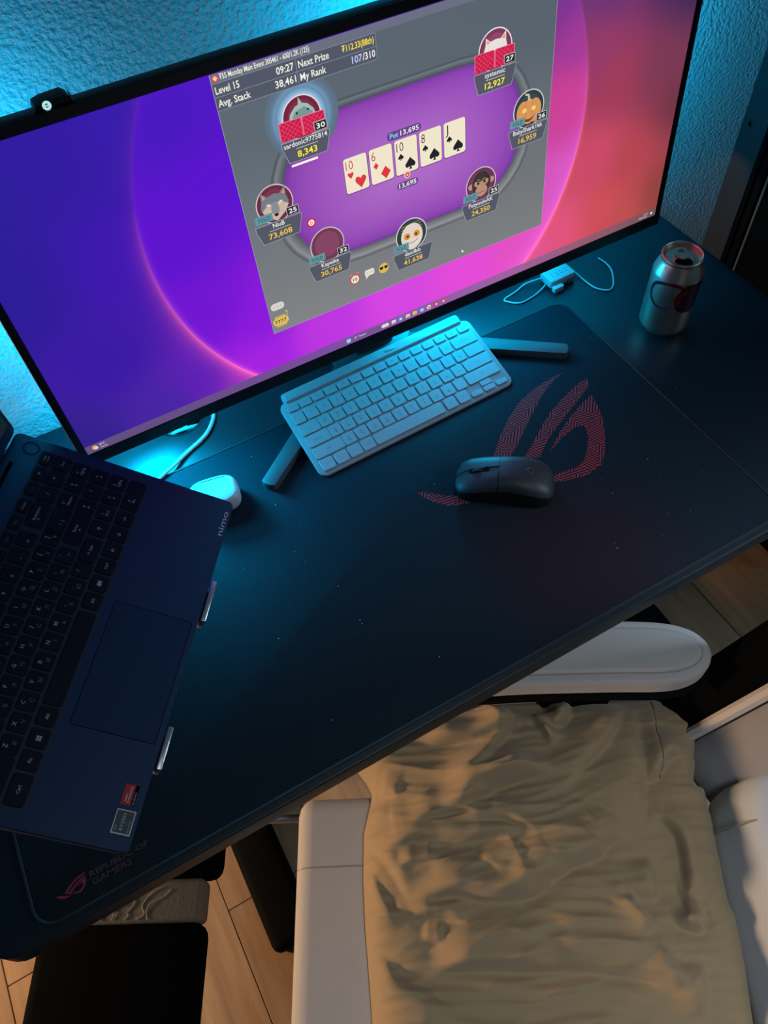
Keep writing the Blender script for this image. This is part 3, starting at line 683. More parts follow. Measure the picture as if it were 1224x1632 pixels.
    rect('search_box', 334.2, 2, 374, 9.2, (118, 82, 146), 2, 3.5); poly('search_glass', ell(338.6, 6, 1.5), (226, 220, 232), 3); poly('search_glass', ell(338.6, 6, 1), (118, 82, 146), 4); tx('Поиск', 342.6, 4.6, 10.5, 2.6, (224, 216, 230), 3, bold=0)
    rect('widget_icon', 374.5, 3, 385, 8, (226, 214, 206), 3, 2.4)
    ic = ((391.6, (230, 230, 226)), (401.2, (70, 170, 220)), (411.7, (236, 214, 190)), (421.4, (240, 200, 90)), (431.7, (110, 180, 230)), (441.8, (240, 210, 200)), (452.2, (226, 70, 70)), (462.7, (222, 80, 66)))
    for k, (u, c) in enumerate(ic):
        if k in (1, 5, 6, 7): poly('app_tile', ell(u, 5.6, 2.9), c, 3)
        else: rect('app_tile', u - 2.8, 3.2, u + 2.8, 8, c, 3, .8)
        if k in (1, 4, 5, 6, 7): poly('app_tile_mark', ell(u + .2, 5.4, 1.2), (246, 240, 236) if k != 5 else (206, 60, 60), 4)
        else: rect('app_tile_mark', u - 1.4, 4.2, u + 1.4, 5.4, (150, 120, 90), 4)
    poly('weather_icon', ell(10.2, 6.2, 3), (236, 170, 90), 3); poly('weather_icon', ell(11.6, 5.2, 2.1), (226, 206, 190), 4)
    tx('18°C', 16, 6.6, 6, 2.3, (236, 230, 236), 3, bold=.01); tx('Sunny', 16, 2.8, 8, 2.2, (220, 212, 222), 3, bold=0)
    tx('11:27', 776, 6.6, 7, 2.2, (228, 218, 214), 3, bold=.005); tx('08.09.2025', 769, 2.8, 14, 2.2, (228, 218, 214), 3, bold=.005); poly('bell_icon', ell(789.6, 5.6, 1.8), (226, 216, 214), 3)
    return scr
MON, MX = build_monitor()
# the light of the LED strips stuck to the back of the monitor
area('led_strip_light_left', (0.245, 0.475, T + 0.25), (0.225, 0.60, T + 0.24), 0.03, 0.30, 1.1, LED)
area('led_strip_light_top', (0.80, 0.485, T + 0.35), (0.79, 0.60, T + 0.37), 0.28, 0.03, 1.1, LED)
area('led_strip_light_side', (0.97, 0.50, T + 0.25), (1.05, 0.60, T + 0.25), 0.03, 0.28, 1.6, LED)
area('led_strip_light_low', (0.25, 0.53, T + 0.17), (0.34, 0.42, T + 0.0), 0.06, 0.10, 1.5, LED)
area('led_strip_light_right', (0.80, 0.53, T + 0.18), (0.76, 0.40, T + 0.0), 0.14, 0.08, 0.7, LED)
area('led_strip_light_front', (0.27, 0.53, T + 0.09), (0.30, 0.14, T + 0.0), 0.06, 0.04, 1.15, LED, 105)
area('led_strip_light_front_right', (0.74, 0.53, T + 0.10), (0.66, 0.10, T + 0.0), 0.08, 0.04, 1.0, LED)

# ---- webcam on the monitor's top edge
def build_webcam():
    w = thing('webcam', 'small dark webcam with a white round emblem on the top edge of the monitor', 'webcam', mtx=Matrix.Translation((0.613, 0.46, T)) @ MX @ Matrix.Translation((.111, .3452, -.010)))
    bm = NB()
    P = [(-.0150, .0002), (.0155, .0002), (.0150, .0032), (.0112, .0064), (-.0070, .0056), (-.0135, .0040)]
    prism(bm, P, -.011, .009, .0012, 2, True); obj('body', bm, M_blackm, w, ang=.4)
    bm = NB(); lathe(bm, [(.0036, .0092), (.0034, .0096), (.0018, .0096), (.0015, .0092)], 20, (-.0045, .0028)); obj('emblem', bm, emi((176, 226, 232)), w)
    bm = NB(); box(bm, -.0060, -.0030, .0024, .0033, .0092, .0097); obj('emblem_bar', bm, emi((176, 226, 232)), w, smooth=False)
    bm = NB(); box(bm, .0158, .0170, .0002, .0050, -.006, .008, bev=.0004, seg=1); obj('clip', bm, M_silver, w)
build_webcam()

# ================================================================== SMALL KEYBOARD
def frame(o, yaw, tilt):
    ux = Vector((math.cos(yaw), math.sin(yaw), 0)); n0 = Vector((-math.sin(yaw), math.cos(yaw), 0))
    uy = n0 * math.cos(tilt) + Vector((0, 0, 1)) * math.sin(tilt); n = ux.cross(uy)
    return Matrix(((ux.x, uy.x, n.x, o[0]), (ux.y, uy.y, n.y, o[1]), (ux.z, uy.z, n.z, o[2]), (0, 0, 0, 1)))
def key_mesh(w, h, z0, z1, r=.0022):
    bm = NB(); prism(bm, rrect(-w / 2, w / 2, -h / 2, h / 2, r, 3), z0, z1, .0005, 1)
    bmesh.ops.recalc_face_normals(bm, faces=bm.faces); me = bpy.data.meshes.new('key'); bm.to_mesh(me); bm.free()
    me.polygons.foreach_set('use_smooth', [True] * len(me.polygons))
    try: me.set_sharp_from_angle(angle=.5)
    except Exception: pass
    return me
def build_keyboard():
    k = thing('compact_keyboard', 'pale compact wireless keyboard resting on the monitor stand leg and the mat', 'keyboard', mtx=frame((0.462, 0.4156, 0.0282 + T), .0322, .2302))
    bm = NB(); prism(bm, rrect(-.015, .2811, -.0898, .0300, .011, 6), -.0062, -.0014, .0012, 2, True); obj('plate', bm, M_kb, k, ang=.5)
    bm = NB()
    prof = [(.0262, -.0062), (.0262, -.0006), (.0285, .0012), (.037, .0016), (.0415, .0002), (.0438, -.004), (.0438, -.0105), (.040, -.0145), (.033, -.0150), (.0280, -.011)]
    n = len(prof); x0, x1 = -.004, .2700; rings = []
    for x, s in ((x0, .82), (x0 + .0015, .95), (x0 + .005, 1), (x1 - .005, 1), (x1 - .0015, .95), (x1, .82)):
        rings.append([bm.verts.new((x, .035 + (a - .035) * s, -.006 + (c + .006) * s)) for a, c in prof])
    for A, B in zip(rings, rings[1:]):
        for i in range(n): bm.faces.new((A[i], A[(i + 1) % n], B[(i + 1) % n], B[i]))
    bm.faces.new(rings[0]); bm.faces.new(rings[-1][::-1]); obj('battery_bar', bm, M_kb, k, ang=.5)
    bm = NB(); rbox(bm, .150, .166, .0330, .0375, .0014, .0019, .001, .0002); obj('power_button', bm, M_key, k)
    for x in (.01, .25):
        bm = NB(); rbox(bm, x - .008, x + .008, -.082, -.076, -.0078, -.0061, .002, .0003); obj('foot', bm, M_keyleg, k)
    cache = {}
    def key(x, b, w, h, s=None, cap=.0042):
        ck = (round(w, 5), round(h, 5))
        if ck not in cache:
            cache[ck] = key_mesh(w, h, -.0013, .0001); cache[ck].materials.append(M_key)
        o = link('key', cache[ck], None, k); o.location = (x, b, 0)
        if s: text('legend', s, 0, -cap * .45 if '\n' not in s else cap * .2, None, cap, M_keyleg, o, z=.0002, align='C', bold=-.01, lh=.9, res=1)
        return o
    p = .019; K = .0166
    names = ['Esc'] + ['F%d' % i for i in range(1, 14)] + ['Del']
    for i, s in enumerate(names): key(i * p + .0006 * (i == 0), .0176, .0162, .0112, s, .0022)
    r2 = ['`', '1', '2', '3', '4', '5', '6', '7', '8', '9', '0', '-', '=']
    for i, s in enumerate(r2): key(i * p, 0, K, K, s)
    key(.2563, 0, .0362, K, 'backspace', .0024)
    key(.0056, -p, .0275, K, 'tab', .0024)
    for i, s in enumerate(('Q\nЙ', 'W\nЦ', 'E\nУ', 'R\nК', 'T\nЕ', 'Y\nН', 'U\nГ', 'I\nШ', 'O\nЩ', 'P\nЗ', '[\nХ', ']\nЪ')): key((1.5 + i) * p, -p, K, K, s, .0032)
    key(.2607, -p, .0268, K, '\\', .003)
    key(.0080, -2 * p, .0326, K, 'caps lock', .0024)
    for i, s in enumerate(('A\nФ', 'S\nЫ', 'D\nВ', 'F\nА', 'G\nП', 'H\nР', 'J\nО', 'K\nЛ', 'L\nД', ';\nЖ', "'\nЭ")): key((1.75 + i) * p, -2 * p, K, K, s, .0032)
    key(.2538, -2 * p, .0412, K, 'enter', .0024)
    key(.0128, -3 * p, .0420, K, 'shift', .0024)
    for i, s in enumerate(('Z\nЯ', 'X\nЧ', 'C\nС', 'V\nМ', 'B\nИ', 'N\nТ', 'M\nЬ', ',\nБ', '.\nЮ', '/')): key((2.25 + i) * p, -3 * p, K, K, s, .0032)
    key(.2492, -3 * p, .0500, K, 'shift', .0024)
    b = -.0757
    for x, w, s in ((.0010, .0180, 'ctrl'), (.0215, .0176, 'fn'), (.0410, .0176, 'opt'), (.0602, .0176, 'cmd'), (.1228, .1040, None), (.1868, .0172, 'cmd'), (.2062, .0172, 'ctrl')): key(x, b, w, K, s, .0022)
    key(.2262, b - .0042, .0166, .0076, '<', .002); key(.2460, b + .0048, .0166, .0076, '^', .002); key(.2460, b - .0042, .0166, .0076, 'v', .002); key(.2658, b - .0042, .0166, .0076, '>', .002)
build_keyboard()

# ================================================================== LAPTOP ON ITS STAND
LAPM = frame((0.1131, -0.0036, 0.0845 + T), .9285, .4383)
LW, LD = .3665, .2310
def build_laptop():
    l = thing('laptop', 'open navy laptop raised on a tilted stand at the end of the desk', 'laptop', mtx=LAPM)
    bm = NB(); prism(bm, rrect(0, LW, 0, LD + .004, .007, 5), -.0150, 0, .0012, 2, True); obj('base', bm, M_lap, l, ang=.5)
    bm = NB(); prism(bm, rrect(.0145, LW - .0115, .0915, .2045, .004, 4), -.0001, .00012); obj('keyboard_well', bm, M_lapwell, l, smooth=False)
    bm = NB(); prism(bm, rrect(.0925, .2168, .0055, .0828, .002, 3), -.0001, .00010); obj('touchpad_gap', bm, M_dark, l, smooth=False)
    bm = NB(); prism(bm, rrect(.0931, .2162, .0061, .0822, .002, 3), -.0001, .0002); obj('touchpad', bm, M_lap, l, smooth=False)
    bm = NB(); lathe(bm, [(.0085, .0001), (.0082, .0004), (.0068, .0004), (.0062, -.0002), (.0005, -.0002)], 24, (.3525, .2145)); obj('power_button', bm, M_lap, l)
    bm = NB(); box(bm, .02, .330, .2235, .2275, .0, .0004); obj('hinge_gap', bm, M_dark, l, smooth=False)
    # lid
    phi = math.radians(118); q = Matrix.Translation((0, LD + .006, -.004)) @ Matrix.Rotation(PI - phi, 4, 'X')
    # lid frame: x along width, y up the lid, z away from the user -> screen faces -z
    bm = NB(); prism(bm, rrect(.0, LW, .004, .236, .007, 5), -.002, .004, .001, 2, True); lid = obj('lid', bm, M_lap, l, q, ang=.5)
    dq = q @ Matrix.Rotation(PI, 4, 'Y')
    bm = NB(); box(bm, .006, LW - .006, .018, .231, .0039, .0046); obj('lid_screen', bm, mat('dusty_dark_glass', (92, 88, 80), .6, noise=(260, .35)), l, q, smooth=False)
    bm = NB(); prism(bm, rrect(.03, LW - .03, -.004, .006, .004, 3), -.004, .004, .001, 2, True); obj('hinge_bar', bm, M_black, l, q)
    # keys
    cache = {}
    def key(x, b, w, h, s=None, cap=.0032, m=M_lapleg, dx=0, dy=0, bold=.012):
        ck = (round(w, 5), round(h, 5))
        if ck not in cache: cache[ck] = key_mesh(w, h, .0001, .0016, .0026); cache[ck].materials.append(M_lapdark)
        o = link('key', cache[ck], None, l); o.location = (x, b, 0)
        if s: text('legend', s, dx, dy - cap * .5, None, cap, m, o, z=.0017, align='C', bold=bold, res=1, lh=1.0)
        return o
    p = .0193; x0 = .0203; K = .0172; H = .0168
    for i, s in enumerate(['Esc'] + ['F%d' % k for k in range(1, 13)]): key(.0245 + i * .0201, .1965, .0166, .0112, s, .0024, M_lapleg2)
    key(.2857, .1965, .0166, .0112, 'Delete', .0022); key(.3070, .1965, .0166, .0112, '-', .003); key(.3258, .1965, .0166, .0112, '+', .004); key(.3455, .1965, .0166, .0112, 'Num\nLock', .0022, dy=.0018)
    for i, s in enumerate(['`', '1', '2', '3', '4', '5', '6', '7', '8', '9', '0', '-', '=']): key(x0 + i * p, .1805, K, H, s, .0036, dx=-.002, dy=-.002)
    key(.2815, .1805, .0300, H, 'Backspace\n ←', .0026, dy=.002)
    key(.3062, .1805, K, H, '/', .0036); key(.3258, .1805, K, H, '*', .0048); key(.3450, .1805, K, H, '.\nDel', .0026, dy=.003)
    pairs = (('Q', 'Й'), ('W', 'Ц'), ('E', 'У'), ('R', 'К'), ('T', 'Е'), ('Y', 'Н'), ('U', 'Г'), ('I', 'Ш'), ('O', 'Щ'), ('P', 'З'), ('[', 'Х'), (']', 'Ъ'))
    def two(x, b, a, c):
        o = key(x, b, K, H, a, .0036, M_lapleg, -.002, .0036)
        text('legend', c, .0015, -.0046, None, .0036, M_lapleg2, o, z=.0017, align='C', bold=.0, res=1)
    key(.0240, .1605, .0246, H, 'Tab', .0028)
    for i, (a, c) in enumerate(pairs): two(x0 + (1.5 + i) * p, .1605, a, c)
    key(.2795, .1605, .0330, H, '\\  |', .0034, dy=-.003)
    key(.0265, .1412, .0296, H, 'Caps', .0028)
    for i, (a, c) in enumerate((('A', 'Ф'), ('S', 'Ы'), ('D', 'В'), ('F', 'А'), ('G', 'П'), ('H', 'Р'), ('J', 'О'), ('K', 'Л'), ('L', 'Д'), (';', 'Ж'), ("'", 'Э'))): two(x0 + (1.75 + i) * p, .1412, a, c)
    key(.2786, .1412, .0366, H, 'Enter\n  ←', .0028, dy=.002)
    key(.0330, .1220, .0420, H, 'Shift', .0028)
    for i, (a, c) in enumerate((('Z', 'Я'), ('X', 'Ч'), ('C', 'С'), ('V', 'М'), ('B', 'И'), ('N', 'Т'), ('M', 'Ь'), (',', 'Б'), ('.', 'Ю'), ('/', '.'))): two(x0 + (2.25 + i) * p, .1220, a, c)
    key(.2602, .1220, .0270, H, '↑ Shift', .0026)
    for x, b, s in ((.3058, .1605, '7\nHome'), (.3256, .1605, '8\n↑'), (.3444, .1605, '9\nPgUp'), (.3054, .1412, '4\n←'), (.3248, .1412, '5\n '), (.3442, .1412, '6\n→'), (.3054, .1220, '1\nEnd'), (.3246, .1220, '2\n↓'), (.3440, .1220, '3\nPgDn')):
        key(x, b, K, H, s, .0029, dy=.0026)
    key(.2858, .1220, K, H, '↑', .0042); key(.2672, .1022, K, H, '←', .0042); key(.2860, .1022, K, H, '↓', .0042); key(.3052, .1022, K, H, '→', .0042)
    key(.3344, .1022, .0370, H, '0\nIns', .0028, dy=.0026, dx=-.006)
    key(.0298, .1022, .0268, H, 'Ctrl', .003); key(.0546, .1022, K, H, 'Fn', .003)
    o = key(.0740, .1022, K, H)
    bm = NB()
    for a in (0, 1):
        for b in (0, 1): box(bm, -.0023 + a * .0024, -.0003 + a * .0024, -.0023 + b * .0024, -.0003 + b * .0024, .0016, .0017)
    obj('legend', bm, M_lapleg, o, smooth=False)
    key(.0936, .1022, K, H, 'Alt', .003); key(.1506, .1022, .0932, H); key(.2092, .1022, K, H, 'Alt', .003)
    o = key(.2284, .1022, K, H); bm = NB(); box(bm, -.0026, .0004, -.0022, .0022, .0016, .0017, bev=.0008, only=upright); box(bm, .0006, .0028, -.0018, .0020, .0016, .0017, bev=.0008, only=upright); obj('legend', bm, M_lapleg, o, smooth=False)
    key(.2480, .1022, K, H, 'Ctrl', .003)
    # logo and stickers
    text('logo_lettering', 'nimo', .3212, .0030, .031, .0058, mat('silver_lettering', (196, 198, 204), .4, metal=.3), l, z=.0002, bold=.008)
    bm = NB(); box(bm, .0372, .0548, .0105, .0195, .0001, .0004); s1 = obj('sticker', bm, M_stkred, l, smooth=False); s1['label'] = 'red graphics sticker'
    text('sticker_lettering', 'AMD', .0394, .01515, .0072, .0014, M_white, s1, z=.00045, bold=.01)
    text('sticker_lettering', 'RADEON', .0394, .0125, .0135, .0018, M_white, s1, z=.00045, bold=.01)
    bm = NB(); box(bm, .0372, .0548, .0072, .0105, .0001, .0003); s3 = obj('sticker', bm, M_dark, l, smooth=False)
    text('sticker_lettering', 'GRAPHICS', .0378, .0080, .011, .0014, M_lapleg, s3, z=.00045)
    bm = NB(); box(bm, .0132, .0334, .0037, .0202, .0001, .0003); s2 = obj('sticker', bm, M_silver, l, smooth=False); s2['label'] = 'silver bordered processor sticker'
    bm = NB(); box(bm, .0142, .0324, .0046, .0193, .0003, .0004); obj('sticker_face', bm, M_stkgrey, s2, smooth=False)
    text('sticker_lettering', 'AMD', .0155, .0166, .005, .0014, M_lapleg, s2, z=.00045)
    text('sticker_lettering', 'RYZEN', .0165, .0112, .0140, .0026, M_lapleg, s2, z=.00045, bold=.01)
    text('sticker_lettering', '7', .0292, .0054, .0018, .0026, M_stkred, s2, z=.00045, bold=.02)
    text('sticker_lettering', '7000 SERIES', .0150, .0058, .0105, .0012, M_lapleg, s2, z=.00045)
build_laptop()

def build_stand():
    s = thing('laptop_stand', 'grey folding stand with two silver lips holding up the laptop', 'laptop stand', (0.139, 0.205, T))
    inv = Matrix.Translation((-0.139, -0.205, -T)) @ LAPM
    for a0, a1 in ((.0717, .1114), (.2206, .2666)):
        bm = NB(); box(bm, a0, a1, -.0066, -.0012, -.0205, .0022, bev=.0011, seg=2); obj('lip', bm, M_silver, s, inv)
        c = (a0 + a1) / 2
        bm = NB(); box(bm, c - .019, c + .019, -.0030, .205, -.0200, -.0156, bev=.001, seg=1); obj('support_arm', bm, M_leg, s, inv)
    bm = NB(); box(bm, .075, .262, .10, .135, -.0245, -.0202, bev=.001, seg=1); obj('cross_plate', bm, M_leg, s, inv)
    # base and two struts
    Mz = Matrix.Rotation(.9285, 4, 'Z')
    bm = NB(); box(bm, -.10, .10, -.02, .095, .0034, .0075, bev=.0015, seg=1); obj('base_plate', bm, M_leg, s, Mz)
    for x in (-.075, .075):
        A = Mz @ Vector((x, 0.0, .007)); B = inv @ Vector((.1685 + x * .9, .115, -.0245))
        bm = NB(); tube(bm, [A, B], .006, 8); obj('strut', bm, M_silver, s)
build_stand()

# ================================================================== MOUSE
M_mdark = mat('black_mouse_shell', (12, 13, 15), 0.5)
M_mtop = mat('soft_black_mouse_cover', (44, 48, 54), 0.5, bump=(900, .06, .0003), spec=.5)
def build_mouse():
    ang = math.atan2(-.076, .097)          # from nose to tail
    m = thing('computer_mouse', 'matte black wireless mouse lying on the mat over the red emblem', 'mouse', mtx=Matrix.Translation((.638, .2015, T + .0032)) @ Matrix.Rotation(ang, 4, 'Z') @ Matrix.Diagonal((.97, .93, .95, 1)))
    # local x: nose (-) to tail (+); y across; sections of half width, height
    L_ = .125
    prof = [(0, .008, .006), (.02, .0195, .0115), (.06, .0262, .017), (.14, .0296, .023), (.27, .0305, .0295), (.42, .0298, .0355), (.57, .0302, .0385), (.72, .0316, .037), (.84, .0305, .0315), (.92, .0268, .0245), (.97, .020, .017), (1, .0085, .008)]
    def sec(i):
        t, w, h = prof[i]; R_ = []
        x = (t - .5) * L_
        for k in range(15):
            a = PI * k / 14; ca, sa = math.cos(a), math.sin(a)
            R_.append((x, w * math.copysign(abs(ca) ** .55, ca), .0006 + h * abs(sa) ** .62))
        return R_
    import bisect
    ts = [p[0] for p in prof]
    def at(t):
        i = min(max(bisect.bisect(ts, t) - 1, 0), len(prof) - 2); u = (t - ts[i]) / (ts[i + 1] - ts[i])
        g = lambda c: (lambda a, b, c_, d: .5 * (2 * b + (c_ - a) * u + (2 * a - 5 * b + 4 * c_ - d) * u * u + (3 * b - a - 3 * c_ + d) * u ** 3))(prof[max(i - 1, 0)][c], prof[i][c], prof[i + 1][c], prof[min(i + 2, len(prof) - 1)][c])
        return max(g(1), .004), max(g(2), .004)
    NS = 20
    def surf(t, a, lift=0):
        w, h = at(t); ca, sa = math.cos(a), math.sin(a)
        return Vector(((t - .5) * L_, (w + lift) * math.copysign(abs(ca) ** .55, ca), .0006 + (h + lift) * abs(sa) ** .62))
    def shell(t0, t1, a0, a1, nt, na, lift=0, close=True):
        bm = NB(); rows = [[bm.verts.new(surf(t0 + (t1 - t0) * i / nt, a0 + (a1 - a0) * k / na, lift)) for k in range(na + 1)] for i in range(nt + 1)]
        for A, B in zip(rows, rows[1:]):
            for k in range(na): bm.faces.new((A[k], A[k + 1], B[k + 1], B[k]))
        if close:
            bot = [r[0] for r in rows] + [r[-1] for r in rows[::-1]]
            bm.faces.new(rows[0]); bm.faces.new(rows[-1][::-1]); bm.faces.new(bot)
        return bm
    obj('body', shell(0, 1, 0, PI, 28, NS), M_mdark, m, ang=1.0)
    tm = .425
    # two button shells, slightly proud, split by the seam at the middle
    for a0, a1 in ((.5, PI / 2 - .022), (PI / 2 + .022, PI - .5)):
        bm = shell(.012, tm, a0, a1, 12, 9, .0007, False)
        obj('button', bm, M_mtop, m, ang=1.0)
    bm = shell(tm + .009, .985, .5, PI - .5, 18, 16, .0007, False); obj('palm_cover', bm, M_mtop, m, ang=1.0)
    bm = NB(); w, h = at(.22)
    lathe(bm, [(.0020, -.0036), (.0078, -.0036), (.0092, -.0026), (.0094, 0), (.0092, .0026), (.0078, .0036), (.0020, .0036)], 24)
    obj('scroll_wheel', bm, M_black, m, Matrix.Translation(((.235 - .5) * L_, 0, at(.235)[1] - .0052)) @ Matrix.Rotation(PI / 2, 4, 'X'))
    bm = NB(); P = rrect((.135 - .5) * L_, (.335 - .5) * L_, -.0052, .0052, .005, 5)
    for x, y in (): pass
    vs = [bm.verts.new((x, y, at(x / L_ + .5)[1] + .0013)) for x, y in P]; bm.faces.new(vs); obj('wheel_slot', bm, M_dark, m, smooth=False)
    bm = NB(); pts = []
    for k in range(15):
        a = .5 + k * 5.0 / 14; t = .74 + .034 * math.cos(a) ; y = .0046 * math.sin(a)
        pts.append(Vector(((t - .5) * L_, y, at(t)[1] + .0013)))
    pts.append(Vector(((.742 - .5) * L_, 0.000, at(.742)[1] + .0013)))
    tube(bm, pts, .0006, 6); obj('emblem', bm, mat('dim_silver_print', (84, 90, 96), .5), m)
    # side buttons on the thumb side
    bm = shell(.36, .60, .30, .44, 8, 2, .0008, False); obj('side_button', bm, M_black, m, ang=1.0)
build_mouse()

# ================================================================== DRINK CAN
def build_can():
    c = thing('drink_can', 'opened silver drink can with dark wine and red script on the desk', 'can', (.988, .326, T))
    bm = NB()
    lathe(bm, [(.002, .006), (.018, .004), (.0225, .0008), (.0240, .0002), (.0255, .0012), (.0290, .0060), (.0322, .0105), (.0330, .0140), (.0330, .0955), (.0322, .0985), (.0292, .1065), (.0268, .1120), (.0258, .1142), (.0258, .1160)], 56)
    obj('body', bm, M_can, c, ang=.9)
    bm = NB(); lathe(bm, [(.0257, .1158), (.0270, .1172), (.0272, .1192), (.0266, .1205), (.0254, .1208), (.0244, .1200), (.0238, .1172), (.0234, .1142)], 56); obj('rim', bm, M_can, c, ang=.9)
    bm = NB(); lathe(bm, [(.0235, .1150), (.0228, .1136), (.0220, .1138), (.0216, .1150), (.0006, .1152)], 56); obj('lid', bm, M_can, c, ang=.9)
    th = math.radians(239); D = Vector((math.cos(th), math.sin(th))); Nn = Vector((-D.y, D.x))
    P2 = lambda a, b: (D.x * a + Nn.x * b, D.y * a + Nn.y * b)
    bm = NB(); Q = [P2(.0115 + .0092 * math.cos(k * PI / 12), .0118 * math.sin(k * PI / 12)) for k in range(24)]
    bm.faces.new([bm.verts.new((*q, .1154)) for q in Q]); obj('opening', bm, M_dark, c, smooth=False)
    # pull tab: an outer plate with a finger hole
    def ringplate(outer, inner, z0, z1):
        bm = NB(); n = len(outer); R_ = []
        for pts, z in ((inner, z0), (outer, z0), (outer, z1), (inner, z1)): R_.append([bm.verts.new((*p, z)) for p in pts])
        for i in range(4):
            A, B = R_[i], R_[(i + 1) % 4]
            for k in range(n): bm.faces.new((A[k], A[(k + 1) % n], B[(k + 1) % n], B[k]))
        return bm
    O = []; I = []
    for k in range(28):
        a = 2 * PI * k / 28; ca, sa = math.cos(a), math.sin(a)
        wd = .0078 if ca > 0 else .0088
        O.append(P2(-.004 + .0125 * ca, wd * math.copysign(abs(sa) ** .9, sa))); I.append(P2(-.0095 + .0042 * ca, .0056 * sa))
    tb = obj('pull_tab', ringplate(O, I, .1164, .1180), M_can, c, ang=.5)
    bm = NB(); lathe(bm, [(.0036, .1180), (.0034, .1188), (.0024, .1188), (.0022, .1180)], 20, P2(.0022, 0)); obj('tab_rivet', bm, M_can, tb)
    bm = NB(); tube(bm, [(*P2(.0215 * math.cos(k / 20 * 2 * PI) * .55 + .006, .0128 * math.sin(k / 20 * 2 * PI)), .1154) for k in range(20)], .0004, 5, closed=True); obj('lid_bead', bm, M_can, c)
    # print wrapped on the can wall
    TH0 = math.radians(241); R_ = .03318
    def wrap(name, P, m, lift=0):
        bm = NB(); f = bm.faces.new([bm.verts.new((s, z, 0)) for s, z in P]); f.normal_update(); bmesh.ops.triangulate(bm, faces=[f])
        for _ in range(4):
            es = [e for e in bm.edges if abs(e.verts[0].co.x - e.verts[1].co.x) > .004]
            if not es: break
            bmesh.ops.subdivide_edges(bm, edges=es, cuts=1); bmesh.ops.triangulate(bm, faces=bm.faces[:])
        for v in bm.verts:
            a = TH0 + v.co.x / .033; v.co = Vector(((R_ + lift) * math.cos(a), (R_ + lift) * math.sin(a), v.co.y))
        return obj(name, bm, m, c)
    def ribbon(name, P, wf, m, lift):
        Q = catmull([(a, b, 0) for a, b in P], 6); n = len(Q); A = []; B = []
        for i, p in enumerate(Q):
            t = (Q[min(i + 1, n - 1)] - Q[max(i - 1, 0)]).normalized(); nn = Vector((-t.y, t.x, 0)); w = wf(i / (n - 1)) / 2
            A.append(p + nn * w); B.append(p - nn * w)
        bm = NB(); va = [bm.verts.new(p) for p in A]; vb = [bm.verts.new(p) for p in B]
        for i in range(n - 1): bm.faces.new((va[i], va[i + 1], vb[i + 1], vb[i]))
        for v in bm.verts:
            a = TH0 + v.co.x / .033; v.co = Vector(((R_ + lift) * math.cos(a), (R_ + lift) * math.sin(a), v.co.y))
        return obj(name, bm, m, c)
    wrap('printed_band', [(.000, .054), (.008, .049), (.022, .046), (.058, .048), (.085, .056), (.085, .094), (.05, .0945), (.006, .094), (.000, .090), (-.003, .082), (-.005, .072), (-.004, .062)], M_wine)
    M_pale = mat('pale_outline_print', (150, 146, 170), .4, metal=.3)
    Cp = [(.004, .088), (-.008, .0925), (-.022, .0935), (-.036, .088), (-.042, .076), (-.039, .064), (-.030, .0565), (-.018, .055), (-.008, .060)]
    ribbon('script_outline', Cp, lambda t: .0008 + .0052 * math.sin(PI * min(1, t * 1.02)), M_pale, .0001)
    ribbon('script_stroke', Cp, lambda t: .0004 + .0040 * math.sin(PI * min(1, t * 1.02)), M_wine, .0002)
    ribbon('script_stroke', [(.004, .0885), (-.004, .0925), (-.014, .0945), (-.024, .094)], lambda t: .001 + .004 * math.sin(PI * t), M_red, .0003)
    ribbon('script_stroke', [(.012, .084), (.004, .083), (-.002, .074), (.0, .064), (.006, .0605)], lambda t: .002 + .007 * math.sin(PI * t), M_red, .0003)
    ribbon('script_stroke', [(.020, .066), (.026, .074), (.022, .083), (.030, .088), (.036, .078), (.032, .066), (.042, .062)], lambda t: .0035, mat('deep_red_print', (92, 22, 40), .45, metal=.3), .0003)
build_can()

